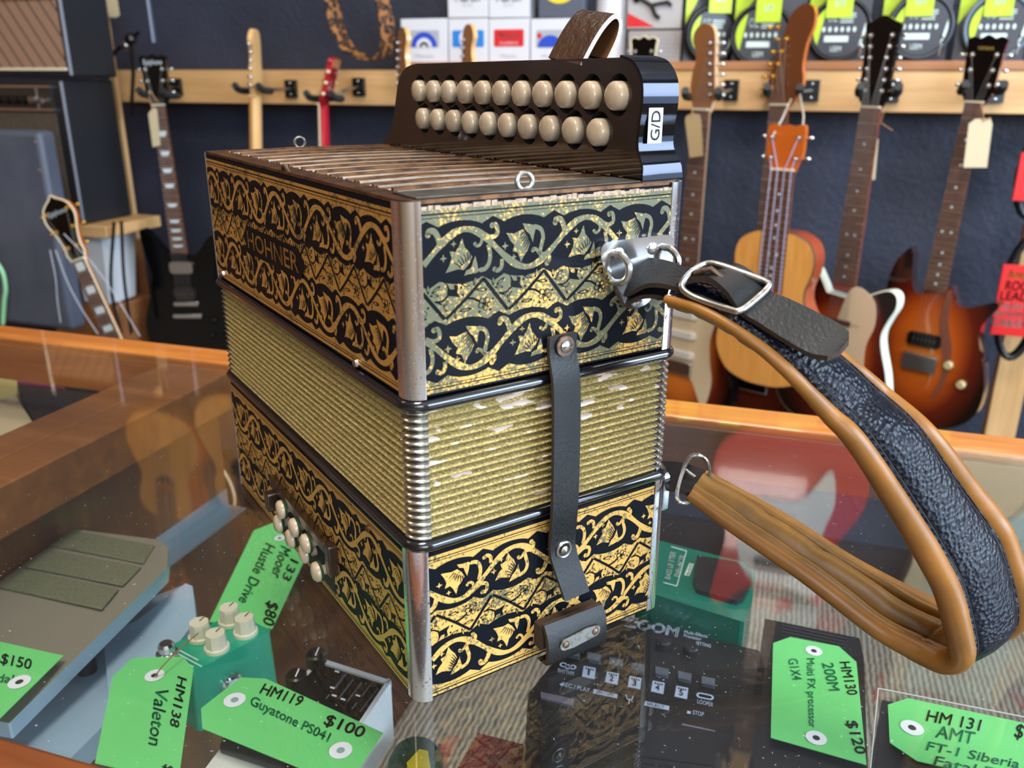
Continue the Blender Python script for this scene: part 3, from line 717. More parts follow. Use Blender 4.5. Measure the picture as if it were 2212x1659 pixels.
cpart(sc_, 'panel_screw', STEEL)
cpart(MB().box(-.4395, .2, SHZ-.026, -.4375, .432, SHZ+.012).box(-.4375, .2, SHZ-.010, -.414, .432, SHZ-.0085), 'shelf_bracket', ALU)
cpart(MB().box(-.437, FY0+.01, SHZ-.008, BX1, .415, SHZ), 'glass_shelf', PANE2, smooth=0)
cpart(MB().box(-1.34, FY0, -.17, -.457, .43, -.16), 'side_shelf', wood('dark case shelf', (60, 34, 22), (88, 52, 34), (3, 20, 20)))
cpart(MB().box(BX0, -.105, -.55, BX1, -.099, -.0555), 'front_glass', PANE2, smooth=0)
cpart(MB().box(BX0, -.12, -.95, BX1, -.085, -.5505), 'front_panel', RIMD)
for x in (-1.3, 1.1):
    cpart(MB().box(x-.03, .436, -.95, x+.03, .476, -.0555), 'rear_post', RIMD)
cpart(MB().box(BX0, .44, -.95, BX1, .475, -.88), 'plinth_rail', RIMD)

# ------------------------------------------------------------------ helpers for flat things laid in the case
def zmap(z): return lambda p: at_z(p[0], p[1], z)
def slab(mb, px, zt, zb, mat=0, side=None, grow=1.0):
    t = [at_z(x, y, zt) for x, y in px]; n = len(t)
    c = sum(t, V((0, 0, 0)))/n
    b = [V((c.x+(p.x-c.x)*grow, c.y+(p.y-c.y)*grow, zb)) for p in t]
    mb.add(t, [tuple(range(n))], mat); mb.add(b, [tuple(reversed(range(n)))], mat if side is None else side)
    mb.add(t+b, [(i, (i+1) % n, n+(i+1) % n, n+i) for i in range(n)], mat if side is None else side)
    return mb
def ztext(mb, t, o, along, up, z, mat, bold=0., shear=0.):
    put_text(mb, t, lambda a, b: at_z(o[0]+along[0]*a+up[0]*b, o[1]+along[1]*a+up[1]*b, z), mat, bold, shear)
def zbar(mb, a, b, w, z, mat):
    d = V((b[0]-a[0], b[1]-a[1])).normalized(); n = V((-d.y, d.x))*w/2
    mb.flat([at_z(a[0]+n.x, a[1]+n.y, z), at_z(b[0]+n.x, b[1]+n.y, z), at_z(b[0]-n.x, b[1]-n.y, z), at_z(a[0]-n.x, a[1]-n.y, z)], mat)
def local(mb, root):
    inv = Matrix.Translation(-V(root.location)); mb.v = [inv @ V(p) for p in mb.v]; return mb
def zroot(name, label, cat, px, zb=SHZ, group=None):
    q = at_z(px[0], px[1], zb); return thing(name, label, cat, (q.x, q.y, zb), 0, group)
GREENP = M('green card', (112, 212, 124), .6, nz=(8, (104, 204, 114), .4, .7)); TAGINK = M('black marker', (24, 26, 22), .5); TAGGRN = M('green marker', (16, 138, 92), .5)
WHT = M('white ring', (232, 236, 242), .5); DHOLE = M('dark eyelet', (26, 40, 34), .6)
def price_tag(label, poly, z, eyelets, texts, string=None):
    c = (sum(p[0] for p in poly)/len(poly), sum(p[1] for p in poly)/len(poly))
    q = at_z(c[0], c[1], z)
    mb = MB(); slab(mb, poly, z, z-.0006, 0)
    for t, o, al, up, ink in texts: ztext(mb, t, o, al, up, z+.0004, ink, .022, .12)
    mb.v = [V(p)-q for p in mb.v]
    o = mb.build('price_tag', [GREENP, TAGINK, TAGGRN], None, smooth=0); o.location = q
    tag(o, label, 'price tag', 'green price tags in the case')
    for e, r, mt in eyelets:
        ce = at_z(*e, z)
        ring = MB().tess([circ(0, 0, r, 24), circ(0, 0, r*.36, 16)], lambda x, y: ce-q+V((x, y, .0005)), 0)
        ring.prism(circ(0, 0, r*.36, 16), .0001, .0003, 1, F=lambda x, y, zz: ce-q+V((x, y, zz)))
        ring.build('reinforcing_ring', [WHT, DHOLE if mt else M('shelf grey', (140, 170, 168), .5)], o, smooth=0)
    if string:
        MB().tube([p-q for p in string], .0005, 6).build('tag_string', M('tag string', (150, 110, 66), .8), o)
    return o
ZT = -.108
price_tag('green tag reading HM130 on the black multi effects box', [(1670, 1389), (1707, 1376), (1812, 1396), (1850, 1430), (1872, 1652), (1665, 1593)], -.112,
          [((1758, 1407), .0060, 1), ((1763, 1595), .0066, 1)],
          [('HM130', (1813, 1430), (18, 72), (22, -3), 1), ('200M', (1775, 1432), (16, 62), (24, -3), 2), ('Multi FX processor', (1737, 1423), (5, 150), (22, -3), 2), ('G1X4', (1702, 1424), (10, 46), (20, -3), 2), ('$120', (1824, 1558), (22, 72), (26, -4), 1)])
price_tag('green tag reading HM131 in front of the clear plastic pouch', [(1918, 1522), (1962, 1508), (2290, 1578), (2290, 1712), (1980, 1643), (1922, 1604)], -.112,
          [((1970, 1573), .0072, 1)],
          [('HM 131', (2000, 1557), (118, 22), (3, -24), 1), ('AMT', (2020, 1592), (85, 16), (3, -26), 2), ('FT-1 Siberia', (2000, 1620), (200, 40), (3, -19), 2), ('Fatal Tube', (2016, 1652), (210, 44), (3, -20), 2), ('$', (2190, 1596), (18, 4), (5, -34), 1)])
price_tag('green tag reading HM119 across the white graphic equaliser', [(434, 1530), (520, 1463), (575, 1466), (828, 1583), (748, 1700), (437, 1573)], -.102,
          [((507, 1513), .0072, 0), ((736, 1622), .0072, 0)],
          [('HM119', (560, 1497), (88, 30), (10, -22), 1), ('Guyatone PS041', (537, 1528), (170, 82), (9, -26), 2), ('$100', (697, 1568), (84, 30), (10, -27), 1)])
price_tag('green tag reading HM138 hanging from the teal overdrive pedal', [(243, 1462), (287, 1421), (395, 1418), (418, 1445), (385, 1690), (205, 1648)], -.104,
          [((334, 1460), .0066, 1)],
          [('HM138', (384, 1460), (-18, 108), (20, 4), 1), ('Valeton', (336, 1486), (-16, 122), (28, 5), 2), ('$80', (352, 1650), (-8, 40), (24, 5), 1)],
          string=[at_z(334, 1462, -.1025), at_z(350, 1440, -.095), at_z(385, 1404, -.092), at_z(428, 1368, -.096)])
price_tag('green tag reading Hustle Drive lying behind the teal pedal', [(590, 1129), (640, 1183), (663, 1198), (588, 1358), (452, 1343), (548, 1146)], -.150,
          [((604, 1163), .0056, 1)],
          [('133', (628, 1206), (-20, 44), (18, 6), 1), ('Mooer', (607, 1178), (-22, 66), (22, 8), 2), ('Hustle Drive', (574, 1172), (-60, 126), (22, 8), 2), ('$80', (575, 1296), (-12, 50), (28, 7), 1)])
price_tag('green tag reading $150 on the silver volume pedal', [(-60, 1372), (0, 1386), (137, 1416), (0, 1551), (-80, 1562)], -.100,
          [((42, 1474), .0072, 1)],
          [('$150', (0, 1436), (66, 14), (3, -26), 1), ('pedal', (-40, 1476), (68, 6), (3, -24), 2)])

# ------------------------------------------------------------------ silver volume pedal
SILV = M('silver blue casting', (170, 198, 220), .42, .35); TAUPE = M('taupe grip top', (132, 126, 112), .6, .2); PAD = M('grey green grip pad', (120, 122, 98), .55, .3, nz=(500, (100, 104, 84), .4, .7))
vp = zroot('volume_pedal', 'large silver foot volume pedal with three ribbed grip pads', 'pedal', (160, 1400))
m = MB()
base = [(293, 1342), (401, 1260), (416, 1266), (424, 1338), (330, 1462), (150, 1640), (-160, 1590), (60, 1400), (215, 1370)]
slab(m, [(402, 1262), (420, 1290), (424, 1338), (330, 1462), (140, 1650), (-150, 1600), (60, 1390)], -.146, SHZ+.0005, 0)
local(m, vp).build('pedal_base', SILV, vp, bevel=.002)
m = MB(); t_ = [at_z(x, y, z) for x, y, z in ((222, 1372, -.137), (293, 1342, -.137), (401, 1260, -.122), (416, 1266, -.122), (424, 1338, -.140), (330, 1462, -.142), (235, 1500, -.142))]
b_ = [V((p.x, p.y, -.1455)) for p in t_]; n_ = len(t_)
m.add(t_, [tuple(range(n_))]); m.add(t_+b_, [(i, (i+1) % n_, n_+(i+1) % n_, n_+i) for i in range(n_)])
local(m, vp).build('pedal_cheek', SILV, vp, bevel=.0015)
m = MB(); TZ = lambda y: -.088-.00007*(y-1143)*.9
tp = [(160, 1143), (345, 1166), (364, 1184), (360, 1228), (20, 1562), (-260, 1510), (-120, 1340)]
t_ = [at_z(x, y, TZ(y)) for x, y in tp]; b_ = [p+V((0, 0, -.013)) for p in t_]; n_ = len(tp)
m.add(t_, [tuple(range(n_))], 1); m.add(b_, [tuple(reversed(range(n_)))], 0); m.add(t_+b_, [(i, (i+1) % n_, n_+(i+1) % n_, n_+i) for i in range(n_)], 0)
tre = local(m, vp).build('treadle', [SILV, TAUPE], vp, bevel=.0012)
for q in ([(108, 1181), (160, 1149), (335, 1181), (310, 1220)], [(54, 1228), (101, 1189), (306, 1227), (265, 1268)], [(0, 1272), (50, 1232), (257, 1275), (220, 1319)]):
    m = MB(); t_ = [at_z(x, y, TZ(y))+V((0, 0, .0016)) for x, y in q]; b_ = [p+V((0, 0, -.0018)) for p in t_]
    m.hexa(b_, t_); local(m, vp).build('grip_pad', PAD, tre, bevel=.0006)
q = at_z(187, 1440, -.142)
local(MB().lathe([(.0075, -.004), (.0075, .008), (.006, .0095), (.002, .0098)], q, (0, 0, 1), 12), vp).build('knob', M('black knob', (18, 18, 20), .35), vp)

# ------------------------------------------------------------------ teal overdrive with four cream knobs
TEAL = M('teal sparkle paint', (24, 176, 140), .3, .25, coat=.5)
od = zroot('overdrive_pedal', 'teal green stompbox with four cream fluted knobs', 'pedal', (470, 1440))
zt = -.112
m = MB(); slab(m, [(349, 1405), (505, 1322), (586, 1362), (415, 1452)], zt, SHZ+.0004, 0, grow=1.04)
local(m, od).build('enclosure', TEAL, od, bevel=.003, seg=3)
m = MB(); WL = M('pale lettering', (190, 226, 212), .5)
for a, b in (((384, 1412), (436, 1440)), ((388, 1405), (428, 1426)), ((380, 1420), (418, 1441))): zbar(m, a, b, 3, zt+.0008, 0)
local(m, od).build('printed_lines', WL, od, smooth=0)
KN = M('cream knob', (226, 220, 196), .35); KL = M('knob line', (40, 38, 34), .5)
for x, y in ((498, 1345), (531, 1368), (434, 1378), (469, 1402)):
    q = at_z(x, y, zt); k = MB(); r = .0083
    poly = [(r*(1 if i % 3 else .93)*cos(2*pi*i/24), r*(1 if i % 3 else .93)*sin(2*pi*i/24)) for i in range(24)]
    oct_ = [(r*cos(2*pi*i/8+.2), r*sin(2*pi*i/8+.2)) for i in range(8)]
    k.lathe([(.0095, 0), (.0092, .003), (.0085, .0035)], q, (0, 0, 1), 20)
    k.prism(oct_, .003, .0145, 0, F=lambda a, b, c: q+V((a, b, c)), scale_top=.88)
    k.box(q.x-.0005, q.y+.001, q.z+.0144, q.x+.0005, q.y+.0065, q.z+.0149, 1)
    local(k, od).build('knob', [KN, KL], od, smooth=25, bevel=.0004)
a, b = at_z(415, 1452, zt), at_z(586, 1362, zt); d = (b-a).normalized(); nrm_ = V((d.y, -d.x, 0))
q = a+(b-a)*.42+V((0, 0, -.026))+nrm_*.001
k = MB().lathe([(.0085, -.001), (.0085, .002), (.0062, .0024), (.0062, .0052), (.0042, .0052), (.004, .001)], q, nrm_, 18)
k.v = k.v; local(k, od).build('jack_socket', CHROME, od)
q = at_z(362, 1416, zt)
local(MB().lathe([(.0085, 0), (.008, .003), (.006, .0035), (.006, .009), (.0045, .011)], q, (0, 0, 1), 18), od).build('footswitch', CHROME, od)

# ------------------------------------------------------------------ white graphic equaliser
PW = M('white enamel', (238, 244, 250), .35, coat=.3); BKP = M('black panel', (15, 15, 17), .3)
eq = zroot('graphic_equaliser', 'white cased graphic equaliser with black slider panel', 'pedal', (760, 1540))
zt = -.110
A, B, Cq, D = (612, 1425), (846, 1470), (770, 1600), (560, 1530)
A = (690, 1420); D = (575, 1545); Cq = (752, 1610)
m = MB(); slab(m, [A, B, Cq, D], zt-.004, SHZ+.0004, 0)
for e0, e1 in ((A, B), (B, Cq), (Cq, D)):
    v = V((e1[0]-e0[0], e1[1]-e0[1])).normalized(); nn = V((-v.y, v.x))*9
    slab(m, [e0, e1, (e1[0]+nn.x, e1[1]+nn.y), (e0[0]+nn.x, e0[1]+nn.y)], zt, zt-.0045, 0)
local(m, eq).build('enclosure', PW, eq, bevel=.0012)
m = MB(); slab(m, [(690, 1432), (832, 1476), (752, 1592), (590, 1538)], zt-.0018, zt-.0038, 0)
pn = local(m, eq).build('slider_panel', BKP, eq)
GS = M('grey slot', (96, 104, 120), .5)
for i, (x, y) in enumerate(((735, 1470), (722, 1484), (741, 1494), (760, 1500), (778, 1506), (795, 1512))):
    m = MB(); zbar(m, (x-18, y+26), (x+22, y-26), 3, zt-.0014, 0); local(m, eq).build('slot', GS, pn, smooth=0)
for x, y in ((728, 1450), (718, 1485), (722, 1502), (741, 1510), (773, 1502)):
    m = MB(); slab(m, [(x-8, y-3), (x+8, y+2), (x+6, y+9), (x-10, y+4)], zt+.0022, zt-.002, 0); zbar(m, (x-5, y-1), (x+5, y+2), 4, zt+.0025, 1)
    local(m, eq).build('slider_cap', [BKP, WHT], pn, smooth=0)
for x, y in ((684, 1432), (641, 1478)):
    q = at_z(x, y, zt-.002); k = MB().lathe([(.0078, 0), (.0076, .008), (.0062, .0092), (.001, .0094)], q, (0, 0, 1), 20)
    e = at_z(x, y, zt); zb_ = zt+.0078
    zbar(k, (x-3, y-16), (x+5, y-34), 3, zb_, 1); local(k, eq).build('knob', [BKP, WHT], eq)

# ------------------------------------------------------------------ bits along the front edge of the case
wp = zroot('white_pedal', 'white stompbox with a black roller at the front rail', 'pedal', (540, 1650))
m = MB(); slab(m, [(475, 1618), (680, 1680), (640, 1760), (420, 1690)], -.126, SHZ+.0004, 0); local(m, wp).build('enclosure', M('ivory enamel', (224, 222, 220), .4), wp, bevel=.003)
m = MB().tube([at_z(486, 1606, -.122), at_z(690, 1672, -.122)], .006, 16); local(m, wp).build('roller', BKP, wp, bevel=.001)
yk = zroot('yellow_knob_pedal', 'dark green round pedal with a bright yellow pointer knob', 'pedal', (900, 1665))
m = MB().lathe([(.019, 0), (.019, .018), (.015, .026), (.004, .028)], at_z(900, 1690, SHZ), (0, 0, 1), 24); local(m, yk).build('enclosure', M('dark green paint', (14, 66, 48), .35), yk)
m = MB(); slab(m, [(878, 1648), (906, 1618), (924, 1622), (931, 1664), (890, 1682)], -.124, -.137, 0, grow=1.08); local(m, yk).build('knob', M('yellow plastic', (236, 208, 28), .35), yk, bevel=.0015)
rp = zroot('packet', 'small flat crimson packet lettered WOOD', 'packet', (1060, 1630))
m = MB(); slab(m, [(1033, 1583), (1131, 1608), (1140, 1632), (1190, 1690), (975, 1680)], -.158, SHZ+.0004, 0)
ztext(m, 'WOOD', (1106, 1642), (-56, -14), (3, 12), -.1575, 1, .01); ztext(m, 'ET', (1098, 1668), (-52, -12), (2, 17), -.1575, 2, .02)
local(m, rp).build('sleeve', [M('crimson card', (160, 48, 62), .5, nz=(90, (146, 64, 60), .45, .6)), M('lilac ink', (190, 160, 196), .5), M('gold ink', (214, 188, 120), .5)], rp, smooth=0)

# ------------------------------------------------------------------ black multi effects floor unit
zm = zroot('multi_effects_unit', 'black multi effects floor unit with switches numbered 1 to 5', 'effects unit', (1380, 1560))
zt = -.118; BKM = M('satin black', (22, 22, 25), .42); LBL = M('pale blue print', (176, 192, 222), .5); KEYC = M('smoky clear key', (92, 100, 112), .25)
body = [(1300, 1330), (1640, 1405), (1652, 1440), (1640, 1560), (1570, 1740), (1190, 1700), (1136, 1600), (1140, 1500), (1218, 1402)]
m = MB(); slab(m, body, zt, SHZ+.0004, 0, grow=1.02)
zmo = local(m, zm).build('housing', BKM, zm, bevel=.002)
m = MB(); e = zt+.0007
ztext(m, 'ZOOM', (1350, 1352), (112, 24), (5, -20), e, 0, .04); ztext(m, 'Multi-Effects', (1478, 1368), (50, 10), (1, -7), e, 0); ztext(m, 'Processor', (1477, 1376), (38, 8), (1, -7), e, 0)
ztext(m, 'SETTING', (1503, 1392), (32, 7), (1, -7), e, 0)
for i, (x, y) in enumerate(((1272, 1452), (1322, 1464), (1371, 1474), (1421, 1484), (1472, 1495))):
    slab(m, [(x-11, y-14), (x+15, y-9), (x+12, y+15), (x-15, y+9)], e, e-.0004, 0)
    ztext(m, str(i+1), (x-(5 if i else 2), y+6), (8, 2) if i else (3, .7), (1, -12), e+.0003, 1, .02)
    for k in range(4): zbar(m, (x-7+5*k, y-9+1.2*k), (x-4+5*k, y-8.4+1.2*k), 3, e+.0003, 1)
for t, o, al in (('RHYTHM', (1205, 1452), (34, 8)), ('LOOPER', (1506, 1519), (34, 8)), ('REC / PLAY', (1214, 1482), (60, 14)), ('STOP', (1496, 1543), (24, 5))): ztext(m, t, o, al, (1, -9), e, 0)
for t, q in (('ON / OFF', [(1283, 1488), (1334, 1500), (1333, 1508), (1281, 1497)]), ('SELECT', [(1394, 1514), (1446, 1525), (1445, 1534), (1391, 1523)])):
    slab(m, q, e, e-.0004, 0); ztext(m, t, (q[3][0]+6, q[3][1]-1), (38, 8.5), (1, -6), e+.0003, 1)
for cx, cy in ((1227, 1440), (1217, 1436), (1237, 1441)): m.tess([circ(0, 0, .0028), circ(0, 0, .0015)], lambda x, y: at_z(cx, cy, e)+V((x, y, 0)), 0)
lp_ = rrect(-.006, -.003, .006, .003, .0028); m.tess([lp_, rrect(-.0046, -.0016, .0046, .0016, .0014)], lambda x, y: at_z(1523, 1504, e)+V((x, y-.0*x, 0)), 0)
m.prism(circ(0, 0, .0013, 10), 0, .0002, 0, F=lambda x, y, z: at_z(1213, 1479, e)+V((x, y, z)))
zbar(m, (1484, 1538), (1492, 1539.6), 6, e, 0)
for a, b, w in (((1352, 1500), (1355, 1510), 2), ((1368, 1503), (1365, 1512), 2), ((1355, 1510), (1365, 1512), 2), ((1360, 1511), (1358, 1520), 2)): zbar(m, a, b, w, e, 0)
local(m, zm).build('printed_panel', [LBL, BKM], zmo, smooth=0)
for x, y in ((1238, 1409), (1283, 1419), (1331, 1430), (1378, 1441), (1430, 1450), (1479, 1460), (1530, 1471)):
    m = MB(); slab(m, [(x-14, y-11), (x+15, y-5), (x+14, y+10), (x-14, y+4)], zt+.003, zt-.0005, 0); local(m, zm).build('key', KEYC, zmo, bevel=.0006)
for x, y in ((1355, 1386), (1300, 1372), (1432, 1398), (1492, 1412)):
    local(MB().lathe([(.0062, 0), (.006, .006), (.005, .007), (.001, .0072)], at_z(x, y, zt), (0, 0, 1), 18), zm).build('knob', M('dark knob', (30, 28, 30), .35), zmo)
for x, y in ((1168, 1494), (1473, 1562)):
    m = MB(); slab(m, [(x, y), (x+72, y+16), (x+70, y+30), (x, y+13)], zt+.0018, zt-.0005, 0); local(m, zm).build('light_bar', M('clear light bar', (120, 112, 128), .2), zmo, bevel=.0005)
for q in ([(1165, 1530), (1345, 1570), (1330, 1720), (1175, 1690)], [(1395, 1550), (1590, 1590), (1560, 1730), (1360, 1700)]):
    m = MB(); slab(m, q, zt+.0022, zt-.0004, 0, grow=1.02)
    for k in range(4): zbar(m, (q[3][0]+8, q[3][1]-70+k*14), (q[2][0]-8, q[2][1]-76+k*14), 4, zt+.0026, 1)
    local(m, zm).build('foot_pad', [M('rubbed black pad', (30, 31, 35), .35), BKM], zmo, bevel=.001)

# ------------------------------------------------------------------ green bass limiter
bp_ = zroot('limiter_pedal', 'green metallic stompbox lettered BASS LIMITER ENHANCER', 'pedal', (1500, 1300))
GRN = M('deep green metallic', (8, 126, 106), .25, .3, coat=.6)
m = MB(); slab(m, [(1375, 1155), (1600, 1213), (1631, 1240), (1625, 1300), (1607, 1344), (1375, 1272)], -.098, -.128, 0, grow=1.0)
slab(m, [(1390, 1235), (1618, 1290), (1600, 1392), (1395, 1340)], -.128, SHZ+.0004, 0, grow=1.06)
bpo = local(m, bp_).build('enclosure', GRN, bp_, bevel=.003, seg=3)
m = MB(); slab(m, [(1506, 1199), (1590, 1213), (1622, 1236), (1624, 1256), (1606, 1290), (1592, 1298), (1505, 1272), (1497, 1252)], -.0935, -.0985, 0)
local(m, bp_).build('treadle', M('black rubber treadle', (34, 34, 36), .35), bp_, bevel=.0015)
m = MB(); e = -.0972
for t, o, al in (('BASS LIMITER', (1447, 1252), (13, -59)), ('ENHANCER', (1467, 1247), (13, -46))): ztext(m, t, o, al, (-11, -3), e, 0, .02)
slab(m, [(1489, 1216), (1499, 1218), (1489, 1244), (1478, 1242)], e, e-.0003, 0); ztext(m, 'BLEND', (1488, 1242), (9, -24), (-6, -1.5), e+.0003, 1)
for a, b in (((1450, 1181), (1483, 1190)), ((1483, 1190), (1462, 1266)), ((1462, 1266), (1433, 1258))): zbar(m, a, b, 1.6, e, 0)
local(m, bp_).build('printed_panel', [M('white print', (214, 232, 226), .5), GRN], bpo, smooth=0)

# ------------------------------------------------------------------ boxed unit and pouch
bx_ = zroot('effects_box', 'black ribbed effects unit lying under the HM130 tag', 'effects unit', (1760, 1520))
m = MB(); slab(m, [(1652, 1336), (1856, 1378), (1866, 1420), (1878, 1760), (1600, 1700), (1640, 1420)], -.118, SHZ+.0004, 0)
bxo = local(m, bx_).build('housing', BKM, bx_, bevel=.003)
m = MB()
for k in range(5): zbar(m, (1690, 1350+k*7), (1830, 1380+k*7), 3, -.1172, 0)
local(m, bx_).build('ribs', M('grey black rib', (48, 48, 52), .4), bxo, smooth=0)
po = zroot('plastic_pouch', 'clear plastic pouch holding a black pedal at the front corner', 'pouch', (2050, 1600))
m = MB(); slab(m, [(1905, 1512), (2300, 1592), (2300, 1760), (1890, 1690)], -.118, SHZ+.001, 0); local(m, po).build('black_pedal', BKM, po, bevel=.002)
m = MB()
slab(m, [(1897, 1487), (2300, 1566), (2300, 1770), (1876, 1700)], -.1135, -.1139, 0)
local(m, po).build('film', mat_pane('clear film', (.97, .97, .97, 1), .7, False), po, smooth=0)
m = MB().tube([at_z(1897, 1487, -.1135), at_z(2100, 1527, -.1132), at_z(2300, 1566, -.1135)], .0005, 6).tube([at_z(1897, 1487, -.1135), at_z(1876, 1700, -.1135)], .0005, 6)
local(m, po).build('seam', M('milky seam', (206, 210, 208), .4), po)

# ------------------------------------------------------------------ things on the neighbouring shelf
def lump(name, label, cat, px, zt_, zb_, mat):
    c = at_z(sum(p[0] for p in px)/len(px), sum(p[1] for p in px)/len(px), zb_)
    m = MB(); slab(m, px, zt_, zb_, 0); m.v = [V(p)-c for p in m.v]; o = m.build(name, mat, None, bevel=.001); o.location = c; return tag(o, label, cat)
lump('box', 'pale yellow box on the shelf beyond the partition', 'box', [(-60, 795), (37, 815), (37, 850), (-60, 872)], -.10, -.1595, M('pale yellow card', (214, 196, 122), .6))
lump('box', 'thin magenta box behind the black board beyond the partition', 'box', [(39, 812), (138, 828), (138, 838), (39, 826)], -.10, -.1595, M('magenta card', (150, 50, 92), .6))
lump('board', 'black speckled board lying beyond the partition', 'board', [(39, 832), (205, 850), (180, 905), (74, 908)], -.10, -.1595, M('speckled black board', (44, 34, 32), .5, nz=(260, (62, 50, 46), .5, .7)))
lump('box', 'cream box in front of the yellow one beyond the partition', 'box', [(-60, 876), (34, 856), (70, 912), (12, 940), (-60, 964)], -.10, -.1595, M('cream card', (206, 192, 158), .6))
# ================================================================== shop: walls, floor, rail
YW, YR = 1.86, 1.74
def mat_wall():
    n = NT('dark navy stucco'); v = n.coord('Object')
    f = n.noise(v, 75, 5, .6); g = n.noise(v, 3, 2)
    c = n.ramp(g, [(.35, lin((42, 47, 62))), (.65, lin((54, 60, 78)))])
    n.link(c, n.b.inputs['Base Color']); n.set(rough=.55, spec=.4); n.bump(f, .55, .006); return n.m
def mat_rug():
    n = NT('striped woven rug'); v = n.coord('Object')
    w = n.new('ShaderNodeTexWave'); w.inputs['Scale'].default_value = 26; w.inputs['Distortion'].default_value = 3; w.inputs['Detail'].default_value = 3; w.inputs['Detail Scale'].default_value = 2
    n.link(v, w.inputs['Vector'])
    f = n.noise(n.coord('Object', (3, 1.2, 1)), 4, 3)
    c1 = n.ramp(w.outputs['Fac'], [(.2, lin((84, 72, 62))), (.8, lin((166, 154, 138)))])
    r = n.ramp(f, [(.63, (0, 0, 0, 1)), (.67, (1, 1, 1, 1))])
    c = n.mix(r, c1, lin((146, 74, 62)))
    n.link(c, n.b.inputs['Base Color']); n.set(rough=.95); n.bump(w.outputs['Fac'], .5, .004); return n.m
NAVY = mat_wall()
def st(mb, name, mat, **k): return mb.build(name, mat, None, smooth=0, kind='structure', **k)
st(MB().box(-3.2, YW, -.95, 3.2, YW+.1, 2.0), 'wall_back', NAVY)
WARMW = M('warm cream wall', (188, 160, 126), .7)
st(MB().box(-3.3, -3.2, -.95, -3.2, YW, 2.0), 'wall_left', wood('timber lined wall', (110, 66, 36), (160, 104, 60), (8, 8, 1), .5, .1))
wr_ = MB(); wr_.box(3.2, -3.2, -.95, 3.3, -1.6, 2.0); wr_.box(3.2, 1.2, -.95, 3.3, YW, 2.0); wr_.box(3.2, -1.6, -.95, 3.3, 1.2, -.1); wr_.box(3.2, -1.6, 1.6, 3.3, 1.2, 2.0)
st(wr_, 'wall_right', WARMW)
wf = MB(); wf.box(-3.2, -3.3, -.95, .4, -3.2, 2.0); wf.box(3.0, -3.3, -.95, 3.2, -3.2, 2.0); wf.box(.4, -3.3, -.95, 3.0, -3.2, .1); wf.box(.4, -3.3, 1.7, 3.0, -3.2, 2.0)
st(wf, 'wall_front', WARMW)
def window(i, boxes, panes):
    f = MB()
    for b in boxes: f.box(*b)
    o = st(f, 'window_%d' % i, M('black window frame', (26, 26, 28), .4))
    g = MB()
    for b in panes: g.box(*b)
    g.build('pane', mat_pane('window glass', (.97, .98, .98, 1), 1, False), o, smooth=0)
window(1, [(3.19, -1.6, -.1, 3.25, -1.52, 1.6), (3.19, 1.12, -.1, 3.25, 1.2, 1.6), (3.19, -.24, -.1, 3.25, -.16, 1.6), (3.19, -1.52, -.1, 3.25, 1.12, -.04), (3.19, -1.52, 1.54, 3.25, 1.12, 1.6)], [(3.215, -1.52, -.04, 3.221, 1.12, 1.54)])
window(2, [(.4, -3.25, .1, .48, -3.19, 1.7), (2.92, -3.25, .1, 3.0, -3.19, 1.7), (1.66, -3.25, .1, 1.74, -3.19, 1.7), (.48, -3.25, .1, 2.92, -3.19, .16), (.48, -3.25, 1.64, 2.92, -3.19, 1.7)], [(.48, -3.221, .16, 2.92, -3.215, 1.64)])
st(MB().box(-3.3, -3.3, -1.0, 3.3, -.13, -.95), 'floor', M('pale bounce floor', (172, 166, 156), .45, nz=(5, (150, 144, 134), .4, .7)))  # unseen front floor, invented pale so the corner trims reflect something bright
st(MB().box(-3.3, -.1299, -1.0, 3.3, YW+.1, -.95), 'floor_back', wood('dark boards', (54, 34, 22), (92, 60, 38), (12, 2, 1), .4, .2))
st(MB().box(-3.3, -3.3, 2.0, 3.3, YW+.1, 2.1), 'ceiling', M('pale ceiling', (214, 208, 198), .8))
st(MB().box(-3.2, YW-.02, -.95, 3.2, YW-.0005, -.85), 'baseboard_back', M('dark skirting', (40, 28, 24), .4))
rug = MB().box(-.5, .55, -.9495, 1.5, YW-.08, -.938).build('rug', mat_rug(), None, smooth=0); rug.location = (0, 0, 0)
tag(rug, 'grey brown striped woven rug with red patches under the guitars', 'rug')
PINE = wood('pale pine', (196, 150, 96), (228, 186, 132), (1.6, 14, 22), .5, .1); PINE2 = wood('brown pine edge', (150, 98, 60), (186, 128, 84), (1.6, 14, 22), .5, .1)
PINEV = wood('pale upright pine', (196, 150, 96), (230, 190, 138), (22, 14, 1.6), .5, .1)
rl = MB().box(-1.66, YR, .2325, 3.0, YW-.0005, .3165).build('hanger_rail', PINE, None, bevel=.002); rl.data.transform(Matrix.Translation((0, -YR, -.2325))); rl.location = (0, YR, .2325)
tag(rl, 'long pale pine wall rail that the guitar hangers screw onto', 'rail')
q0 = at_y(872, 120, YR)
sh = MB().box(0, 0, 0, 3.0-q0.x, YW-.001-YR+.004, .018).build('wall_shelf', PINE2, None, bevel=.001); sh.location = (q0.x, YR-.004, .3168)
tag(sh, 'brown pine shelf on the rail carrying string boxes and cable packs', 'shelf')
SHT = .3352
def upright(name, label, px0, px1, py, y, d, z0, z1, mat):
    a, b = at_y(px0, py, y).x, at_y(px1, py, y).x
    o = MB().box(0, 0, 0, b-a, d, z1-z0).build(name, mat, None, bevel=.002); o.location = (a, y, z0); return tag(o, label, 'post')
upright('timber_post', 'pale timber upright standing beside the stacked amplifiers', 225, 239, 100, 1.66, .012, -.95, .6, PINEV)
upright('timber_post', 'pale timber upright behind the red cable packs', 2128, 2196, 930, 1.70, .035, -.95, .20, PINEV)

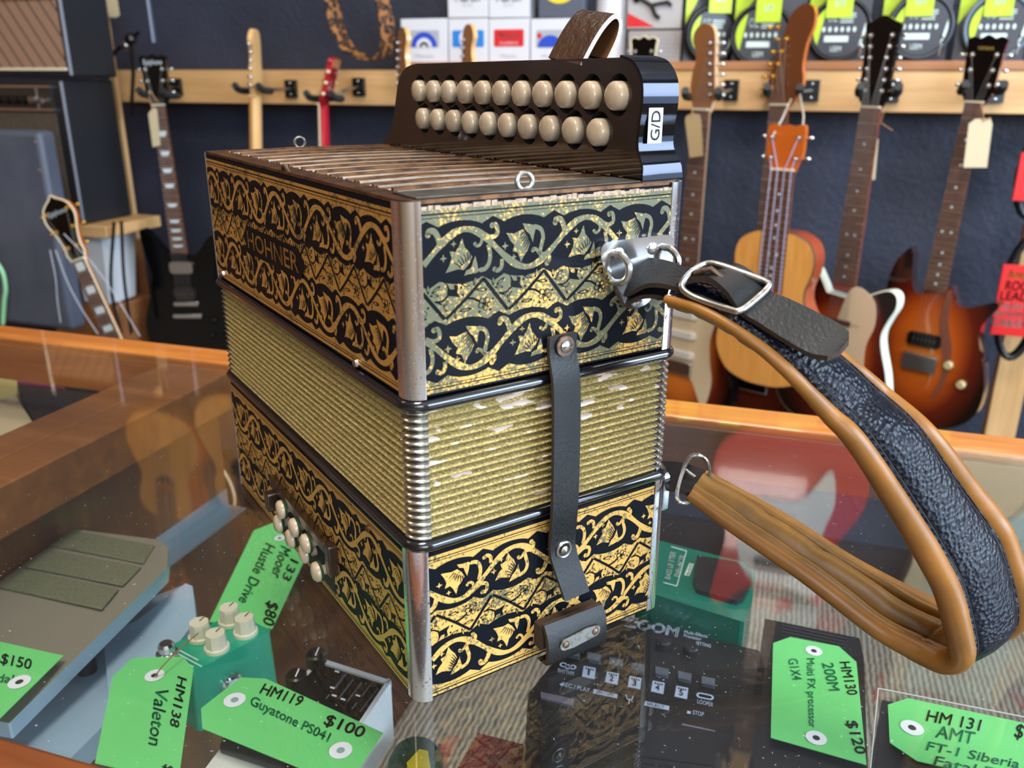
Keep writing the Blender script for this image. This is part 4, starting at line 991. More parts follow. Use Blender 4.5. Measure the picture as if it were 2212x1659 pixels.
# ------------------------------------------------------------------ guitars
BODIES = {
 'strat': [(-.028, .2), (-.04, .198), (-.062, .215), (-.088, .25), (-.112, .258), (-.122, .24), (-.12, .2), (-.113, .14), (-.108, .1), (-.112, .06), (-.128, .02), (-.146, -.03), (-.154, -.075), (-.146, -.125), (-.115, -.16), (-.06, -.178), (0, -.182), (.06, -.178), (.115, -.158), (.15, -.12), (.16, -.07), (.152, -.02), (.13, .03), (.112, .07), (.106, .1), (.108, .14), (.116, .175), (.118, .2), (.108, .212), (.09, .2), (.066, .178), (.044, .176), (.028, .185)],
 'sg': [(-.028, .17), (-.05, .175), (-.075, .205), (-.105, .245), (-.128, .252), (-.13, .22), (-.122, .17), (-.112, .12), (-.112, .08), (-.126, .03), (-.148, -.03), (-.16, -.085), (-.152, -.14), (-.115, -.18), (-.06, -.197), (0, -.2), (.06, -.197), (.115, -.18), (.152, -.14), (.16, -.085), (.148, -.03), (.126, .03), (.112, .08), (.112, .12), (.122, .17), (.13, .21), (.124, .232), (.1, .222), (.075, .19), (.05, .165), (.028, .16)],
 'dc': [(-.03, .17), (-.045, .172), (-.06, .195), (-.085, .23), (-.11, .24), (-.132, .225), (-.14, .19), (-.128, .15), (-.118, .1), (-.124, .05), (-.146, -.02), (-.16, -.09), (-.15, -.15), (-.11, -.19), (-.05, -.205), (0, -.207), (.05, -.205), (.11, -.19), (.15, -.15), (.162, -.09), (.15, -.02), (.126, .05), (.12, .09), (.132, .13), (.146, .165), (.142, .195), (.12, .205), (.085, .19), (.055, .17), (.03, .165)],
 'yam': [(-.03, .165), (-.05, .17), (-.062, .2), (-.07, .255), (-.078, .278), (-.09, .272), (-.112, .235), (-.122, .18), (-.118, .12), (-.126, .06), (-.146, -.01), (-.158, -.08), (-.15, -.14), (-.112, -.182), (-.05, -.2), (0, -.2), (.06, -.195), (.12, -.172), (.158, -.13), (.168, -.075), (.158, -.01), (.136, .05), (.126, .09), (.132, .125), (.148, .15), (.156, .168), (.146, .176), (.115, .162), (.08, .148), (.056, .158), (.045, .185), (.03, .195)],
 'uke': [(-.02, .3), (-.06, .298), (-.105, .275), (-.122, .235), (-.118, .19), (-.105, .15), (-.108, .11), (-.135, .06), (-.158, .0), (-.155, -.06), (-.12, -.115), (-.06, -.14), (0, -.145), (.06, -.14), (.12, -.115), (.155, -.06), (.158, 0), (.135, .06), (.108, .11), (.105, .15), (.118, .19), (.122, .235), (.105, .275), (.06, .298), (.02, .3)],
}
HEADS = {
 'strat': [(.021, -.004), (.03, .022), (.034, .03), (.026, .1), (.02, .165), (.008, .19), (-.018, .196), (-.036, .18), (-.04, .158), (-.03, .135), (-.028, .11), (-.034, .085), (-.036, .05), (-.03, .022), (-.021, -.004)],
 'tall': [(.021, -.004), (.04, .02), (.05, .05), (.045, .085), (.05, .13), (.062, .165), (.06, .195), (.042, .208), (.02, .2), (.004, .178), (-.012, .12), (-.03, .06), (-.034, .03), (-.021, -.004)],
 'three': [(.021, -.004), (.03, .014), (.036, .03), (.041, .12), (.044, .142), (.03, .15), (.016, .146), (0, .154), (-.016, .146), (-.03, .15), (-.044, .142), (-.041, .12), (-.036, .03), (-.03, .014), (-.021, -.004)],
 'long': [(.021, -.004), (.03, .014), (.036, .03), (.039, .16), (.044, .19), (.026, .2), (0, .212), (-.026, .2), (-.044, .19), (-.039, .16), (-.036, .03), (-.03, .014), (-.021, -.004)],
 'bell': [(.021, -.004), (.03, .02), (.028, .045), (.036, .08), (.05, .12), (.044, .15), (.03, .165), (.012, .176), (0, .186), (-.012, .176), (-.03, .165), (-.044, .15), (-.05, .12), (-.036, .08), (-.028, .045), (-.03, .02), (-.021, -.004)],
 'uke': [(.03, -.004), (.038, .02), (.046, .035), (.047, .1), (.036, .109), (.018, .105), (0, .108), (-.018, .105), (-.036, .109), (-.047, .1), (-.046, .035), (-.038, .02), (-.03, -.004)],
}
def sunburst(name, stops, rough=.12):
    if name in _mc: return _mc[name]
    n = NT(name); v = n.coord('Generated')
    mp = n.new('ShaderNodeMapping'); mp.inputs['Location'].default_value = (-1, -.86, 0); mp.inputs['Scale'].default_value = (2, 1.9, 0)
    n.link(v, mp.inputs['Vector']); ln = n.new('ShaderNodeVectorMath', operation='LENGTH'); n.link(mp.outputs[0], ln.inputs[0])
    n.link(n.ramp(ln.outputs['Value'], [(p, lin(c)) for p, c in stops]), n.b.inputs['Base Color']); n.set(rough=rough, coat=1.0, coat_rough=.04)
    _mc[name] = n.m; return n.m
FINISH = lambda name, c, **k: M(name, c, k.get('rough', .12), 0, 1.0)
FB = wood('rosewood board', (70, 44, 34), (112, 72, 56), (20, 20, 3), .5, .1); FRET = M('fret wire', (200, 190, 170), .3, .9); PEARL = M('pearl inlay', (214, 226, 232), .25, coat=.6)
MAPLE = M('maple neck', (222, 176, 116), .3, coat=.5); MAHOG = M('red brown neck', (120, 48, 32), .3, coat=.5)
STRING = M('guitar string', (120, 112, 104), .4, .8); BONE = M('bone nut', (226, 214, 184), .4); BLKP = M('black plastic', (14, 14, 15), .25)
def guitar(name, label, nut, bridge, Y, yaw, body, head, mats, scale=.648, nst=6, neckw=(.021, .028), fretrun=.45, headback=0., tuners='both', inlay='dot', dims=None,
           pick=None, pickups=(), hard=None, knobs=(), headface=None, mirror=False, logo=None, thick=.042, binding=None, hole=None, cat='guitar', mirrored_px=False, posts=True, bodyless=False, tbutton=None, hang=True):
    P, Q = (at_y(*nut, Y), at_y(*bridge, Y))
    if mirrored_px: P = V((P.x, P.y, -P.z)); Q = V((Q.x, Q.y, -Q.z))
    if mirrored_px:
        for _ in range(4):
            Y = YW-.004-thick*(P-Q).length/scale
            P, Q = (at_y(*nut, Y), at_y(*bridge, Y)); P = V((P.x, P.y, -P.z)); Q = V((Q.x, Q.y, -Q.z))
    ln = (P-Q).length; s = ln/scale; up = (P-Q)/ln
    o_ = V((sin(radians(yaw)), -cos(radians(yaw)), 0)); o_ = (o_-up*o_.dot(up)).normalized(); xa = up.cross(o_)
    root = bpy.data.objects.new(name, None); COL.objects.link(root); root.empty_display_size = .1
    mw = Matrix.Identity(4)
    for i, a in enumerate((xa, up, o_)):
        for k in range(3): mw[k][i] = a[k]*s
    mw.translation = Q; root.matrix_world = mw; tag(root, label, cat, None)
    sg = -1 if mirror else 1
    NT_ = scale; w0, w1 = neckw
    be = NT_-fretrun                                     # end of the fingerboard
    wid = lambda y: w0+(w1-w0)*(NT_-y)/fretrun
    if not bodyless:
        pts = crom2([(x*sg, y) for x, y in BODIES[body]], 4, True)
        if dims: pts = [(x*dims[0], y*dims[1]) for x, y in pts]
        m = MB().prism(pts, -thick, 0, 0, side=1 if len(mats['body']) > 1 else 0)
        if hole:
            m = MB(); hc = circ(hole[0], hole[1], hole[2], 24)
            m.tess([pts, hc], lambda x, y: V((x, y, 0)), 0); n_ = len(pts)
            m.add([(x, y, -thick) for x, y in pts], [tuple(reversed(range(n_)))], 1)
            m.add([(x, y, -thick) for x, y in pts]+[(x, y, 0) for x, y in pts], [(i, (i+1) % n_, n_+(i+1) % n_, n_+i) for i in range(n_)], 1)
            m.add([(x, y, -.02) for x, y in hc], [tuple(range(len(hc)))], 2)
            m.add([(x, y, 0) for x, y in hc]+[(x, y, -.02) for x, y in hc], [(i, (i+1) % 24, 24+(i+1) % 24, 24+i) for i in range(24)], 2)
        bo = m.build('body', mats['body'], root, bevel=0 if hole else .009, seg=3)
        if binding:
            MB().tube([(x*1.0, y, -.004) for x, y in pts], .0035, 6, closed=True).build('binding', binding, bo)
            if name == 'twelve_string_guitar':
                MB().add([(x*1.012, y*1.01, -.006) for x, y in pts]+[(x*1.012, y*1.01, -thick+.006) for x, y in pts], [(i, (i+1) % len(pts), len(pts)+(i+1) % len(pts), len(pts)+i) for i in range(len(pts))]).build('edge_tape', binding, bo)
        if pick:
            pp = crom2([(x*sg, y) for x, y in pick[0]], 4, True)
            MB().prism(pp, .0003, .0028, 0).build('pickguard', pick[1], bo, bevel=.0006)
        for (px_, py_, w, h, mt) in pickups:
            p = MB().prism(rrect(px_-w/2, py_-h/2, px_+w/2, py_+h/2, min(w, h)*.3), .0005, .0085, 0)
            for k in range(nst): p.prism(circ(px_+(k-(nst-1)/2)*.0104, py_, .0022, 8), .0086, .0095, 1)
            p.build('pickup', [mt, STEEL], bo, bevel=.001)
        if hard:
            for (x0, y0, x1, y1, z1, mt, nm) in hard:
                MB().box(x0, y0, .0005, x1, y1, z1).build(nm, mt, bo, bevel=.0015)
        for (x, y, r, mt) in knobs:
            MB().lathe([(r, .001), (r*.95, .012), (r*.8, .014), (.0005, .0145)], (x*sg, y, 0), (0, 0, 1), 16).build('knob', mt, bo)
        for x, y, ax in ((BODIES[body][-14][0]*0, min(p[1] for p in pts), (0, -1, 0)),):
            MB().lathe([(.003, 0), (.003, .008), (.006, .009), (.006, .011)], (x, y, -thick/2), ax, 10).build('strap_button', CHROME, bo)
    # neck, board
    nk = MB()
    for y0, y1 in ((be-.02, NT_),):
        a = wid(y0); b = w0
        prof = lambda w, y: [(w*cos(t), y, -.004-.020*sin(t)) for t in [pi*i/8 for i in range(9)]]
        A, B = prof(a, y0), prof(b, y1)
        nk.add(A+B, [(i, i+1, 9+i+1, 9+i) for i in range(8)]+[(8, 0, 9, 17), tuple(reversed(range(9))), tuple(range(9, 18))])
    nko = nk.build('neck', mats['neck'], root, smooth=60)
    fb = MB(); a, b = wid(be), w0
    fb.hexa([(-a, be, -.003), (a, be, -.003), (b, NT_, -.003), (-b, NT_, -.003)], [(-a, be, .005), (a, be, .005), (b, NT_, .005), (-b, NT_, .005)], 0)
    for k in range(1, 23):
        y = NT_-scale*(1-2**(-k/12))
        if y < be+.004: break
        w = wid(y); fb.box(-w, y-.0012, .005, w, y+.0012, .0063, 1)
        yp = NT_-scale*(1-2**(-(k-1)/12)); ym = (y+yp)/2; ww = wid(ym)
        if k in (3, 5, 7, 9, 12, 15, 17, 19, 21) or (inlay == 'block' and k == 1):
            if inlay == 'dot': 
                for dx in ((-.011, .011) if k == 12 else (0,)): fb.prism(circ(dx, ym, .0032, 10), .005, .0056, 2)
            elif inlay == 'trap': hh = (yp-y)*.27; fb.prism([(-ww*.45, ym-hh), (ww*.45, ym-hh), (ww*.7, ym+hh), (-ww*.7, ym+hh)], .005, .0056, 2)
            elif inlay == 'block': hh = (yp-y)*.34; fb.prism(rrect(-ww*.6, ym-hh, ww*.6, ym+hh, .003), .005, .0056, 2)
    if mats.get('fbbind'):
        for q in (-1, 1): fb.tube([(q*a, be, .001), (q*b, NT_, .001)], .0024, 6, mat=3)
    fb.build('fretboard', [mats.get('fb', FB), FRET, PEARL, mats.get('fbbind') or FRET], nko, smooth=0)
    MB().box(-w0, NT_, -.003, w0, NT_+.0045, .0075).build('nut', BONE, nko)
    # headstock (leans back behind the nut)
    ca, sa = cos(headback), sin(headback)
    HF = lambda x, y, z: V((x, NT_+y*ca+z*sa*1.0, z*ca-y*sa))
    hp = HEADS[head]; hp = [(x*sg, y) for x, y in hp]; hp = [hp[0]]+crom2(hp[1:-1], 4)+[hp[-1]]
    hd = MB().prism(hp, -.016, -.001, 0, side=1, F=HF)
    if binding and head in ('bell', 'three'): hd.tube([HF(x, y, -.001) for x, y in hp], .0024, 6, mat=2)
    if logo:
        vsf = bil([HF(*p, .0004) for p in logo[1]]); put_text(hd, logo[0], vsf, 3, logo[2] if len(logo) > 2 else .01)
    hdo = hd.build('headstock', [mats['head'], mats.get('headside', mats['neck']), binding or BONE, logo[3] if logo and len(logo) > 3 else PEARL], nko, bevel=0)
    posts_ = []
    tm = mats.get('tuner', CHROME); tb_ = tbutton or tm
    hmax = max(p[1] for p in hp)
    if tuners in ('left', 'right'):
        q = -1 if tuners == 'left' else 1
        for k in range(6):
            y = .036+k*(hmax-.075)/5.2
            ed = [p[0] for p in hp if abs(p[1]-y) < .012 and p[0]*q > 0]
            xe = (max(ed) if q > 0 else min(ed)) if ed else q*.03
            posts_.append((xe-q*.012, y, q))
    else:
        half = nst//2
        for q in (-1, 1):
            for k in range(half):
                y = (.04 if hmax > .12 else .03)+k*(hmax-(.085 if hmax > .12 else .06))/max(1, half-1)
                ed = [abs(p[0]) for p in hp if abs(p[1]-y) < .015]
                posts_.append((q*((max(ed) if ed else .035)-.014), y, q))
    for x, y, q in posts_:
        t = MB().lathe([(.0066, -.0006), (.0064, .001), (.0032, .0015), (.003, .008), (.0016, .009)], HF(x, y, 0), HF(0, 0, 1)-HF(0, 0, 0), 10)
        e = HF(x+q*.026, y, -.012); t.tube([HF(x, y, -.012), HF(x+q*.02, y, -.012)], .0018, 6)
        t.lathe([(.002, -.0045), (.0062, -.003), (.0068, 0), (.0062, .003), (.002, .0045)], e, (0, 1, 0), 10, 1)
        t.build('tuner', [tm, tb_], hdo, smooth=60)
    for k in range(nst):
        x = (k-(nst-1)/2)/((nst-1)/2)
        if len(posts_) >= nst:
            L_ = sorted([p for p in posts_ if p[2] < 0], key=lambda p: p[1]); R_ = sorted([p for p in posts_ if p[2] > 0], key=lambda p: p[1])
            if tuners == 'both': pt = L_[k] if k < len(L_) else R_[nst-1-k]
            else: pt = sorted(posts_, key=lambda p: p[1])[k if tuners == 'left' else nst-1-k]
        else: pt = posts_[k % len(posts_)]
        e = HF(pt[0], pt[1], .005)
        y_end = 0 if not bodyless else be
        MB().tube([(x*.026*(w1/.028), y_end, .011), (x*(w0-.004), NT_+.002, .0085), e], .00042 if nst > 4 else .0013, 5).build('string', mats.get('string', STRING), root)
    return root, s
C_ = M('cream plastic', (232, 214, 176), .3, coat=.4); MINT = M('mint pickguard', (206, 226, 206), .3, coat=.4); WPL = M('white plastic', (232, 232, 226), .3, coat=.4)
GOLDM = M('gold hardware', (222, 172, 84), .25, .9); KNOBC = M('aged cream knob', (206, 190, 142), .35, .3)
BURST = sunburst('three tone sunburst', [(0, (206, 116, 34)), (.45, (176, 78, 22)), (.72, (92, 26, 14)), (1.0, (14, 8, 8))])
BURST2 = sunburst('amber sunburst', [(0, (226, 150, 60)), (.4, (206, 112, 40)), (.75, (96, 34, 18)), (1.05, (16, 10, 8))])
BURST3 = sunburst('dark cherry burst', [(0, (120, 40, 20)), (.5, (78, 20, 14)), (.8, (24, 10, 10)), (1.0, (12, 8, 8))])
BLACKG = M('black gloss', (5, 5, 6), .14, 0, .15, spec=.35); CHERRY = FINISH('cherry gloss', (110, 20, 20)); PLUM = FINISH('plum gloss', (58, 12, 14))
WALN = M('warm walnut face', (132, 86, 52), .35, coat=.3); ORNG = M('orange varnish', (206, 104, 34), .25, coat=.6); SPRUCE = wood('spruce top', (206, 138, 62), (226, 164, 88), (30, 4, 30), .35, .4)

SGY = 1.62
guitar('electric_guitar', 'glossy black horned electric guitar with pearl wedge shaped fret markers', (343, 228), (404, 655), 1.50, 14, 'sg', 'three',
       dict(body=[BLACKG], neck=BLACKG, head=BLACKG, headside=BLACKG), inlay='trap', pickups=((0, .125, .08, .04, CHROME), (0, .035, .08, .04, M('smoked pickup', (60, 54, 54), .25, .6))),
       hard=((-.043, -.008, .043, .006, .012, CHROME, 'bridge'), (-.05, -.05, .05, -.036, .014, CHROME, 'tailpiece')), knobs=((.09, -.06, .011, BLKP), (.12, -.1, .011, BLKP), (.075, -.115, .011, BLKP)),
       logo=('Epiphone', [(-.03, .118), (.03, .118), (.03, .138), (-.03, .138)], .02), fretrun=.475)
ar_, _ = guitar('archtop_guitar', 'guitar with gold tuners and cream bound black headstock leaning on the grey case', (170, 562), (371, 1012), 1.10, 8, 'dc', 'bell',
       dict(body=[BURST], neck=M('amber neck', (176, 96, 40), .3, coat=.5), head=BLACKG, headside=M('amber neck', (176, 96, 40), .3, coat=.5), tuner=GOLDM, fbbind=C_), inlay='block', binding=C_, logo=('Epiphone', [(-.032, .128), (.03, .128), (.03, .146), (-.032, .146)], .015))
iv_ = ar_.matrix_world.inverted(); ls = MB()
for p in (((108, 540), (120, 600), (124, 650), (131, 697)), ((120, 540), (146, 610), (175, 665), (212, 722)), ((138, 505), (200, 570), (250, 640), (302, 726))):
    ls.tube(crom([iv_ @ at_y(x, y, 1.07) for x, y in p], 5), .0011, 6)
ls.build('loose_string', M('clear nylon', (196, 200, 210), .3), ar_)
guitar('electric_guitar', 'amber necked guitar hung sideways on the first bare hanger', (548, 208), (556, 640), 1.60, -80, 'strat', 'strat', dict(body=[BURST2], neck=MAPLE, head=MAPLE, fb=M('maple board', (176, 122, 66), .3)), tuners='right', mirror=True)
guitar('electric_guitar', 'cherry red guitar hung sideways with white tuner buttons below the leopard strap', (694, 226), (706, 650), 1.60, -78, 'sg', 'three', dict(body=[CHERRY], neck=FINISH('crimson neck', (176, 22, 40)), head=BLACKG, headside=FINISH('crimson neck', (176, 22, 40)), fbbind=C_), headback=.28, tbutton=C_)
TELE = dict(body=[BURST2], neck=MAPLE, head=M('maple head face', (150, 102, 62), .35, coat=.4), headside=MAPLE)
guitar('electric_guitar', 'maple headed guitar in front of the blue labelled string box', (868, 205), (880, 640), 1.60, -38, 'strat', 'strat', TELE, tuners='left', mirror=True)
guitar('electric_guitar', 'maple headed guitar half hidden between the string boxes', (1008, 200), (1014, 640), 1.60, -36, 'strat', 'strat', TELE, tuners='left', mirror=True)
guitar('acoustic_guitar', 'black headed guitar with a cream edge beside the hanger packet', (1385, 190), (1360, 620), 1.715, -10, 'uke', 'three', dict(body=[SPRUCE, MAHOG], neck=MAHOG, head=BLACKG, headside=C_), binding=C_, thick=.09)
sw = M('amber side', (190, 110, 50), .25, coat=.6)
guitar('electric_guitar', 'sunburst guitar with white pickguard and walnut faced headstock', (1515, 238), (1468, 782), 1.585, -24, 'strat', 'strat',
       dict(body=[BURST2, BURST3], neck=M('pale maple', (226, 186, 146), .3, coat=.4), head=WALN, headside=M('pale maple', (226, 186, 146), .3, coat=.4)), tuners='right', mirror=False,
       pick=([(-.03, .18), (.03, .18), (.09, .19), (.1, .15), (.085, .08), (.09, .02), (.1, -.04), (.08, -.11), (.03, -.03), (-.06, -.02), (-.08, .06), (-.07, .14)], M('parchment pickguard', (214, 196, 164), .35, coat=.3)),
       pickups=((0, .135, .085, .018, WPL), (0, .08, .085, .018, WPL), (0, .025, .085, .018, WPL)), hard=((-.04, -.03, .04, .006, .012, CHROME, 'bridge'),))
r_, s_ = guitar('electric_guitar', 'dark cherry guitar with a tall curved orange edged headstock', (1683, 228), (1630, 818), 1.69, -24, 'dc', 'tall',
       dict(body=[BURST3, BLACKG], neck=ORNG, head=M('dark walnut face', (98, 54, 26), .3, coat=.5), headside=ORNG, tuner=GOLDM), tuners='left', mirror=False,
       pickups=((0, .1, .08, .03, BLKP), (0, .03, .08, .03, M('dull chrome', (130, 124, 118), .3, .8))), hard=((-.04, -.03, .04, .0, .014, CHROME, 'bridge'),), binding=M('grey white binding', (190, 190, 190), .3))
uk_, _ = guitar('ukulele', 'orange ukulele strung up in front of the tall headed guitar', (1690, 368), (1652, 728), 1.43, -22, 'uke', 'uke',
       dict(body=[SPRUCE, M('red brown side', (168, 72, 40), .25, coat=.7), HOLE], neck=ORNG, head=M('orange head', (190, 92, 28), .25, coat=.6), headside=ORNG, string=M('pale nylon string', (178, 170, 200), .3)), scale=.43, nst=4, neckw=(.03, .034), fretrun=.30,
       thick=.075, hole=(0, .125, .034), dims=(.86, .92), pickups=(), hard=((-.07, -.014, .07, .012, .009, MAHOG, 'bridge'),), binding=M('dark edge line', (70, 56, 30), .4))
iv_ = uk_.matrix_world.inverted()
MB().tube([iv_ @ at_y(x, y, d) for x, y, d in ((1670, 292, 1.425), (1690, 256, 1.5), (1709, 214, 1.66))], .0022, 6).tube([iv_ @ at_y(x, y, d) for x, y, d in ((1733, 292, 1.425), (1736, 250, 1.5), (1728, 204, 1.66))], .0022, 6).build('hanging_cord', M('pale grey cord', (206, 198, 188), .6), uk_)
guitar('twelve_string_guitar', 'cherry burst guitar with cream edge tape and black six-a-side headstock', (1881, 233), (1800, 770), 1.53, -30, 'dc', 'long',
       dict(body=[BURST, PLUM], neck=M('orange red neck', (176, 72, 38), .3, coat=.4), head=BLACKG, headside=BLACKG), binding=M('ivory edge tape', (232, 238, 220), .35), nst=12, neckw=(.025, .031), fretrun=.445,
       pick=([(.02, .19), (.05, .2), (.09, .17), (.1, .11), (.085, .05), (.09, -.02), (.11, -.09), (.09, -.15), (.05, -.17), (.03, -.1), (.005, -.03), (-.01, .06), (0, .12)], M('beige pickguard', (206, 184, 152), .35, coat=.3)),
       pickups=((0, .1, .075, .014, CHROME),), knobs=((.075, -.1, .008, CHROME),))
guitar('electric_guitar', 'wine sunburst double horned guitar with gold headstock emblem and cream tag', (2105, 222), (1990, 768), 1.60, -24, 'yam', 'three',
       dict(body=[BURST, PLUM], neck=FINISH('wine neck', (112, 22, 26)), head=BLACKG, headside=FINISH('wine neck', (112, 22, 26))), fretrun=.47,
       pickups=((0, .045, .085, .036, BLKP),), hard=((-.043, -.04, .043, .004, .014, M('dull chrome', (130, 124, 118), .3, .8), 'bridge'),), knobs=((.072, -.008, .0115, KNOBC), (.112, -.052, .0115, KNOBC)),
       pick=([(.03, .18), (.042, .185), (.045, .15), (.05, .1), (.07, .04), (.075, -.02), (.066, -.08), (.045, -.11), (.06, -.06), (.056, 0), (.04, .05), (.028, .11)], M('smoked pickguard', (116, 70, 56), .2, coat=.6)),
       logo=('YAMAHA', [(-.018, .12), (.018, .12), (.018, .128), (-.018, .128)], .02, M('gold print', (196, 164, 92), .4)))
# upper row on the wall above the frame (it shows mirrored in the counter glass)
UP_ = []
UP_.append(guitar('ukulele', 'orange ukulele hung high on the wall above the frame', (372, 1230), (350, 965), 1.79, 0, 'uke', 'uke', dict(body=[SPRUCE, ORNG, HOLE], neck=ORNG, head=ORNG, headside=ORNG), scale=.43, nst=4, neckw=(.03, .034), fretrun=.28, thick=.075, hole=(0, .125, .034), dims=(.8, .8), mirrored_px=True))
UP_.append(guitar('acoustic_guitar', 'large orange acoustic guitar hung high on the wall', (560, 1250), (505, 935), 1.77, 0, 'uke', 'three', dict(body=[SPRUCE, ORNG, HOLE], neck=MAHOG, head=MAHOG), hole=(0, .15, .045), thick=.09, dims=(1.1, 1.1), mirrored_px=True))
UP_.append(guitar('electric_guitar', 'red electric guitar with white pickguard hung high on the wall', (1600, 1620), (1690, 1100), 1.80, 0, 'strat', 'strat', dict(body=[FINISH('bright red', (206, 24, 28))], neck=MAPLE, head=MAPLE), pick=([(-.03, .18), (.03, .18), (.09, .19), (.1, .15), (.085, .08), (.09, .02), (.1, -.04), (.08, -.11), (.03, -.03), (-.06, -.02), (-.08, .06), (-.07, .14)], WPL), pickups=((0, .13, .08, .02, BLKP), (0, .06, .08, .02, BLKP)), tuners='left', mirrored_px=True))
UP_.append(guitar('electric_guitar', 'cream electric guitar with mint pickguard hung high on the wall', (1960, 1690), (2120, 1150), 1.80, 0, 'strat', 'strat', dict(body=[FINISH('cream gloss', (232, 218, 176))], neck=MAPLE, head=MAPLE), pick=([(-.03, .18), (.03, .18), (.09, .19), (.1, .15), (.085, .08), (.09, .02), (.1, -.04), (.08, -.11), (.03, -.03), (-.06, -.02), (-.08, .06), (-.07, .14)], MINT), pickups=((0, .13, .08, .02, WPL), (0, .06, .08, .02, WPL)), tuners='left', mirrored_px=True))

# ------------------------------------------------------------------ hangers
def hanger(label, plate, yoke, Yg, w=.026):
    q = at_y(*plate, YR); r = thing('guitar_hanger', label, 'hanger', (q.x, YR, q.z), 0, 'guitar hangers on the rail')
    MB().box(-.016, -.012, -.022, .016, -.0003, .022).lathe([(.003, .012), (.0024, .0135), (.0005, .0138)], (0, 0, .014), (0, -1, 0), 8, 1).lathe([(.003, .012), (.0024, .0135), (.0005, .0138)], (0, 0, -.014), (0, -1, 0), 8, 1).build('mount_block', [BLKP, CHROME], r, bevel=.002)
    y = at_y(*yoke, Yg)-V((q.x, YR, q.z))
    MB().tube([(0, -.011, 0), (y.x*.3, y.y*.6, y.z*.4), (y.x, y.y+.052, y.z)], .0042, 8).build('stem', STEEL, r)
    pts = [V((y.x-w*1.25, y.y-.03, y.z+.012)), V((y.x-w*1.3, y.y-.008, y.z)), V((y.x-w, y.y+.034, y.z-.002)), V((y.x, y.y+.052, y.z-.001)), V((y.x+w, y.y+.034, y.z-.002)), V((y.x+w*1.3, y.y-.008, y.z)), V((y.x+w*1.25, y.y-.03, y.z+.012))]
    MB().tube(crom(pts, 4), .0082, 10).build('yoke', M('rubber sleeve', (34, 36, 40), .6), r)
for a in (('black hanger holding the black horned guitar', (384, 188), (343, 205), 1.50), ('black hanger holding the amber necked sideways guitar', (632, 192), (548, 195), 1.60), ('black hanger holding the cherry red sideways guitar', (778, 188), (702, 212), 1.60),
          ('black hanger holding the walnut headed sunburst guitar', (1580, 195), (1518, 208), 1.585), ('black hanger holding the tall headed guitar and ukulele', (1753, 196), (1692, 200), 1.69), ('black hanger holding the cream edged guitar', (1925, 198), (1896, 200), 1.53), ('black hanger holding the wine sunburst guitar', (2150, 198), (2118, 195), 1.60)):
    hanger(*a)
for (rt_, s_), lb in zip(UP_, ('black hanger holding the high hung orange ukulele', 'black hanger holding the high hung acoustic guitar', 'black hanger holding the high hung red guitar', 'black hanger holding the high hung cream guitar')):
    p = rt_.matrix_world @ V((0, .43 if 'ukulele' in lb else .648, 0)); r = thing('guitar_hanger', lb, 'hanger', (p.x, YW, p.z+.02), 0, 'guitar hangers on the wall')
    MB().box(-.016, -.014, -.024, .016, -.0003, .024).build('mount_block', BLKP, r, bevel=.002)
    d = p.y-YW
    MB().tube([(0, -.013, 0), (0, d+.04, 0)], .005, 8).build('stem', STEEL, r)
    MB().tube(crom([(-.03, d-.03, .01), (-.032, d, 0), (0, d+.04, 0), (.032, d, 0), (.03, d-.03, .01)], 5), .0075, 10).build('yoke', M('rubber sleeve', (34, 36, 40), .6), r)
# cream swing tags on strings
def swing_tag(label, poly, Y, mat, cord):
    m = MB(); t = [at_y(x, y, Y) for x, y in poly]; c = t[0]
    n_ = len(t); m.add([p-c for p in t]+[p-c+V((0, .0012, 0)) for p in t], [tuple(range(n_)), tuple(reversed(range(n_, 2*n_)))]+[(i, (i+1) % n_, n_+(i+1) % n_, n_+i) for i in range(n_)])
    o = m.build('swing_tag', mat, None, smooth=0); o.location = c; tag(o, label, 'price tag', 'cream swing tags on the guitars')
    if cord: MB().tube([at_y(x, y, Y-.001)-c for x, y in cord], .0012, 6).build('cord', M('tan cord', (170, 124, 84), .8), o)
    return o
CARD = M('cream card', (232, 222, 180), .6); KRAFT = M('kraft card', (150, 124, 84), .7)
o = swing_tag('cream swing tag hanging from the wine sunburst guitar', [(2107, 257), (2140, 256), (2144, 268), (2132, 362), (2081, 362), (2093, 267)], 1.555, CARD, [(2118, 222), (2124, 245), (2124, 262), (2140, 254)])
o = swing_tag('kraft swing tag hanging from the walnut headed sunburst guitar', [(1481, 252), (1494, 244), (1512, 248), (1515, 262), (1519, 336), (1490, 341), (1480, 262)], 1.555, KRAFT, [(1494, 230), (1496, 250)])
o = swing_tag('narrow cream swing tag on the black horned guitar', [(330, 232), (338, 236), (346, 314), (330, 318), (320, 246)], 1.455, CARD, [(342, 222), (324, 196), (322, 212), (330, 236)])
o = swing_tag('cream tag hanging above the timber upright', [(222, -20), (250, -20), (258, 34), (249, 38), (222, 36)], 1.657, CARD, [(236, -90), (237, -18)])
o = swing_tag('edge-on cream tag behind the cream edged guitar neck', [(1895, 300), (1898, 300), (1890, 388), (1884, 388)], 1.62, CARD, [(1895, 222), (1908, 245), (1902, 265), (1928, 282)])

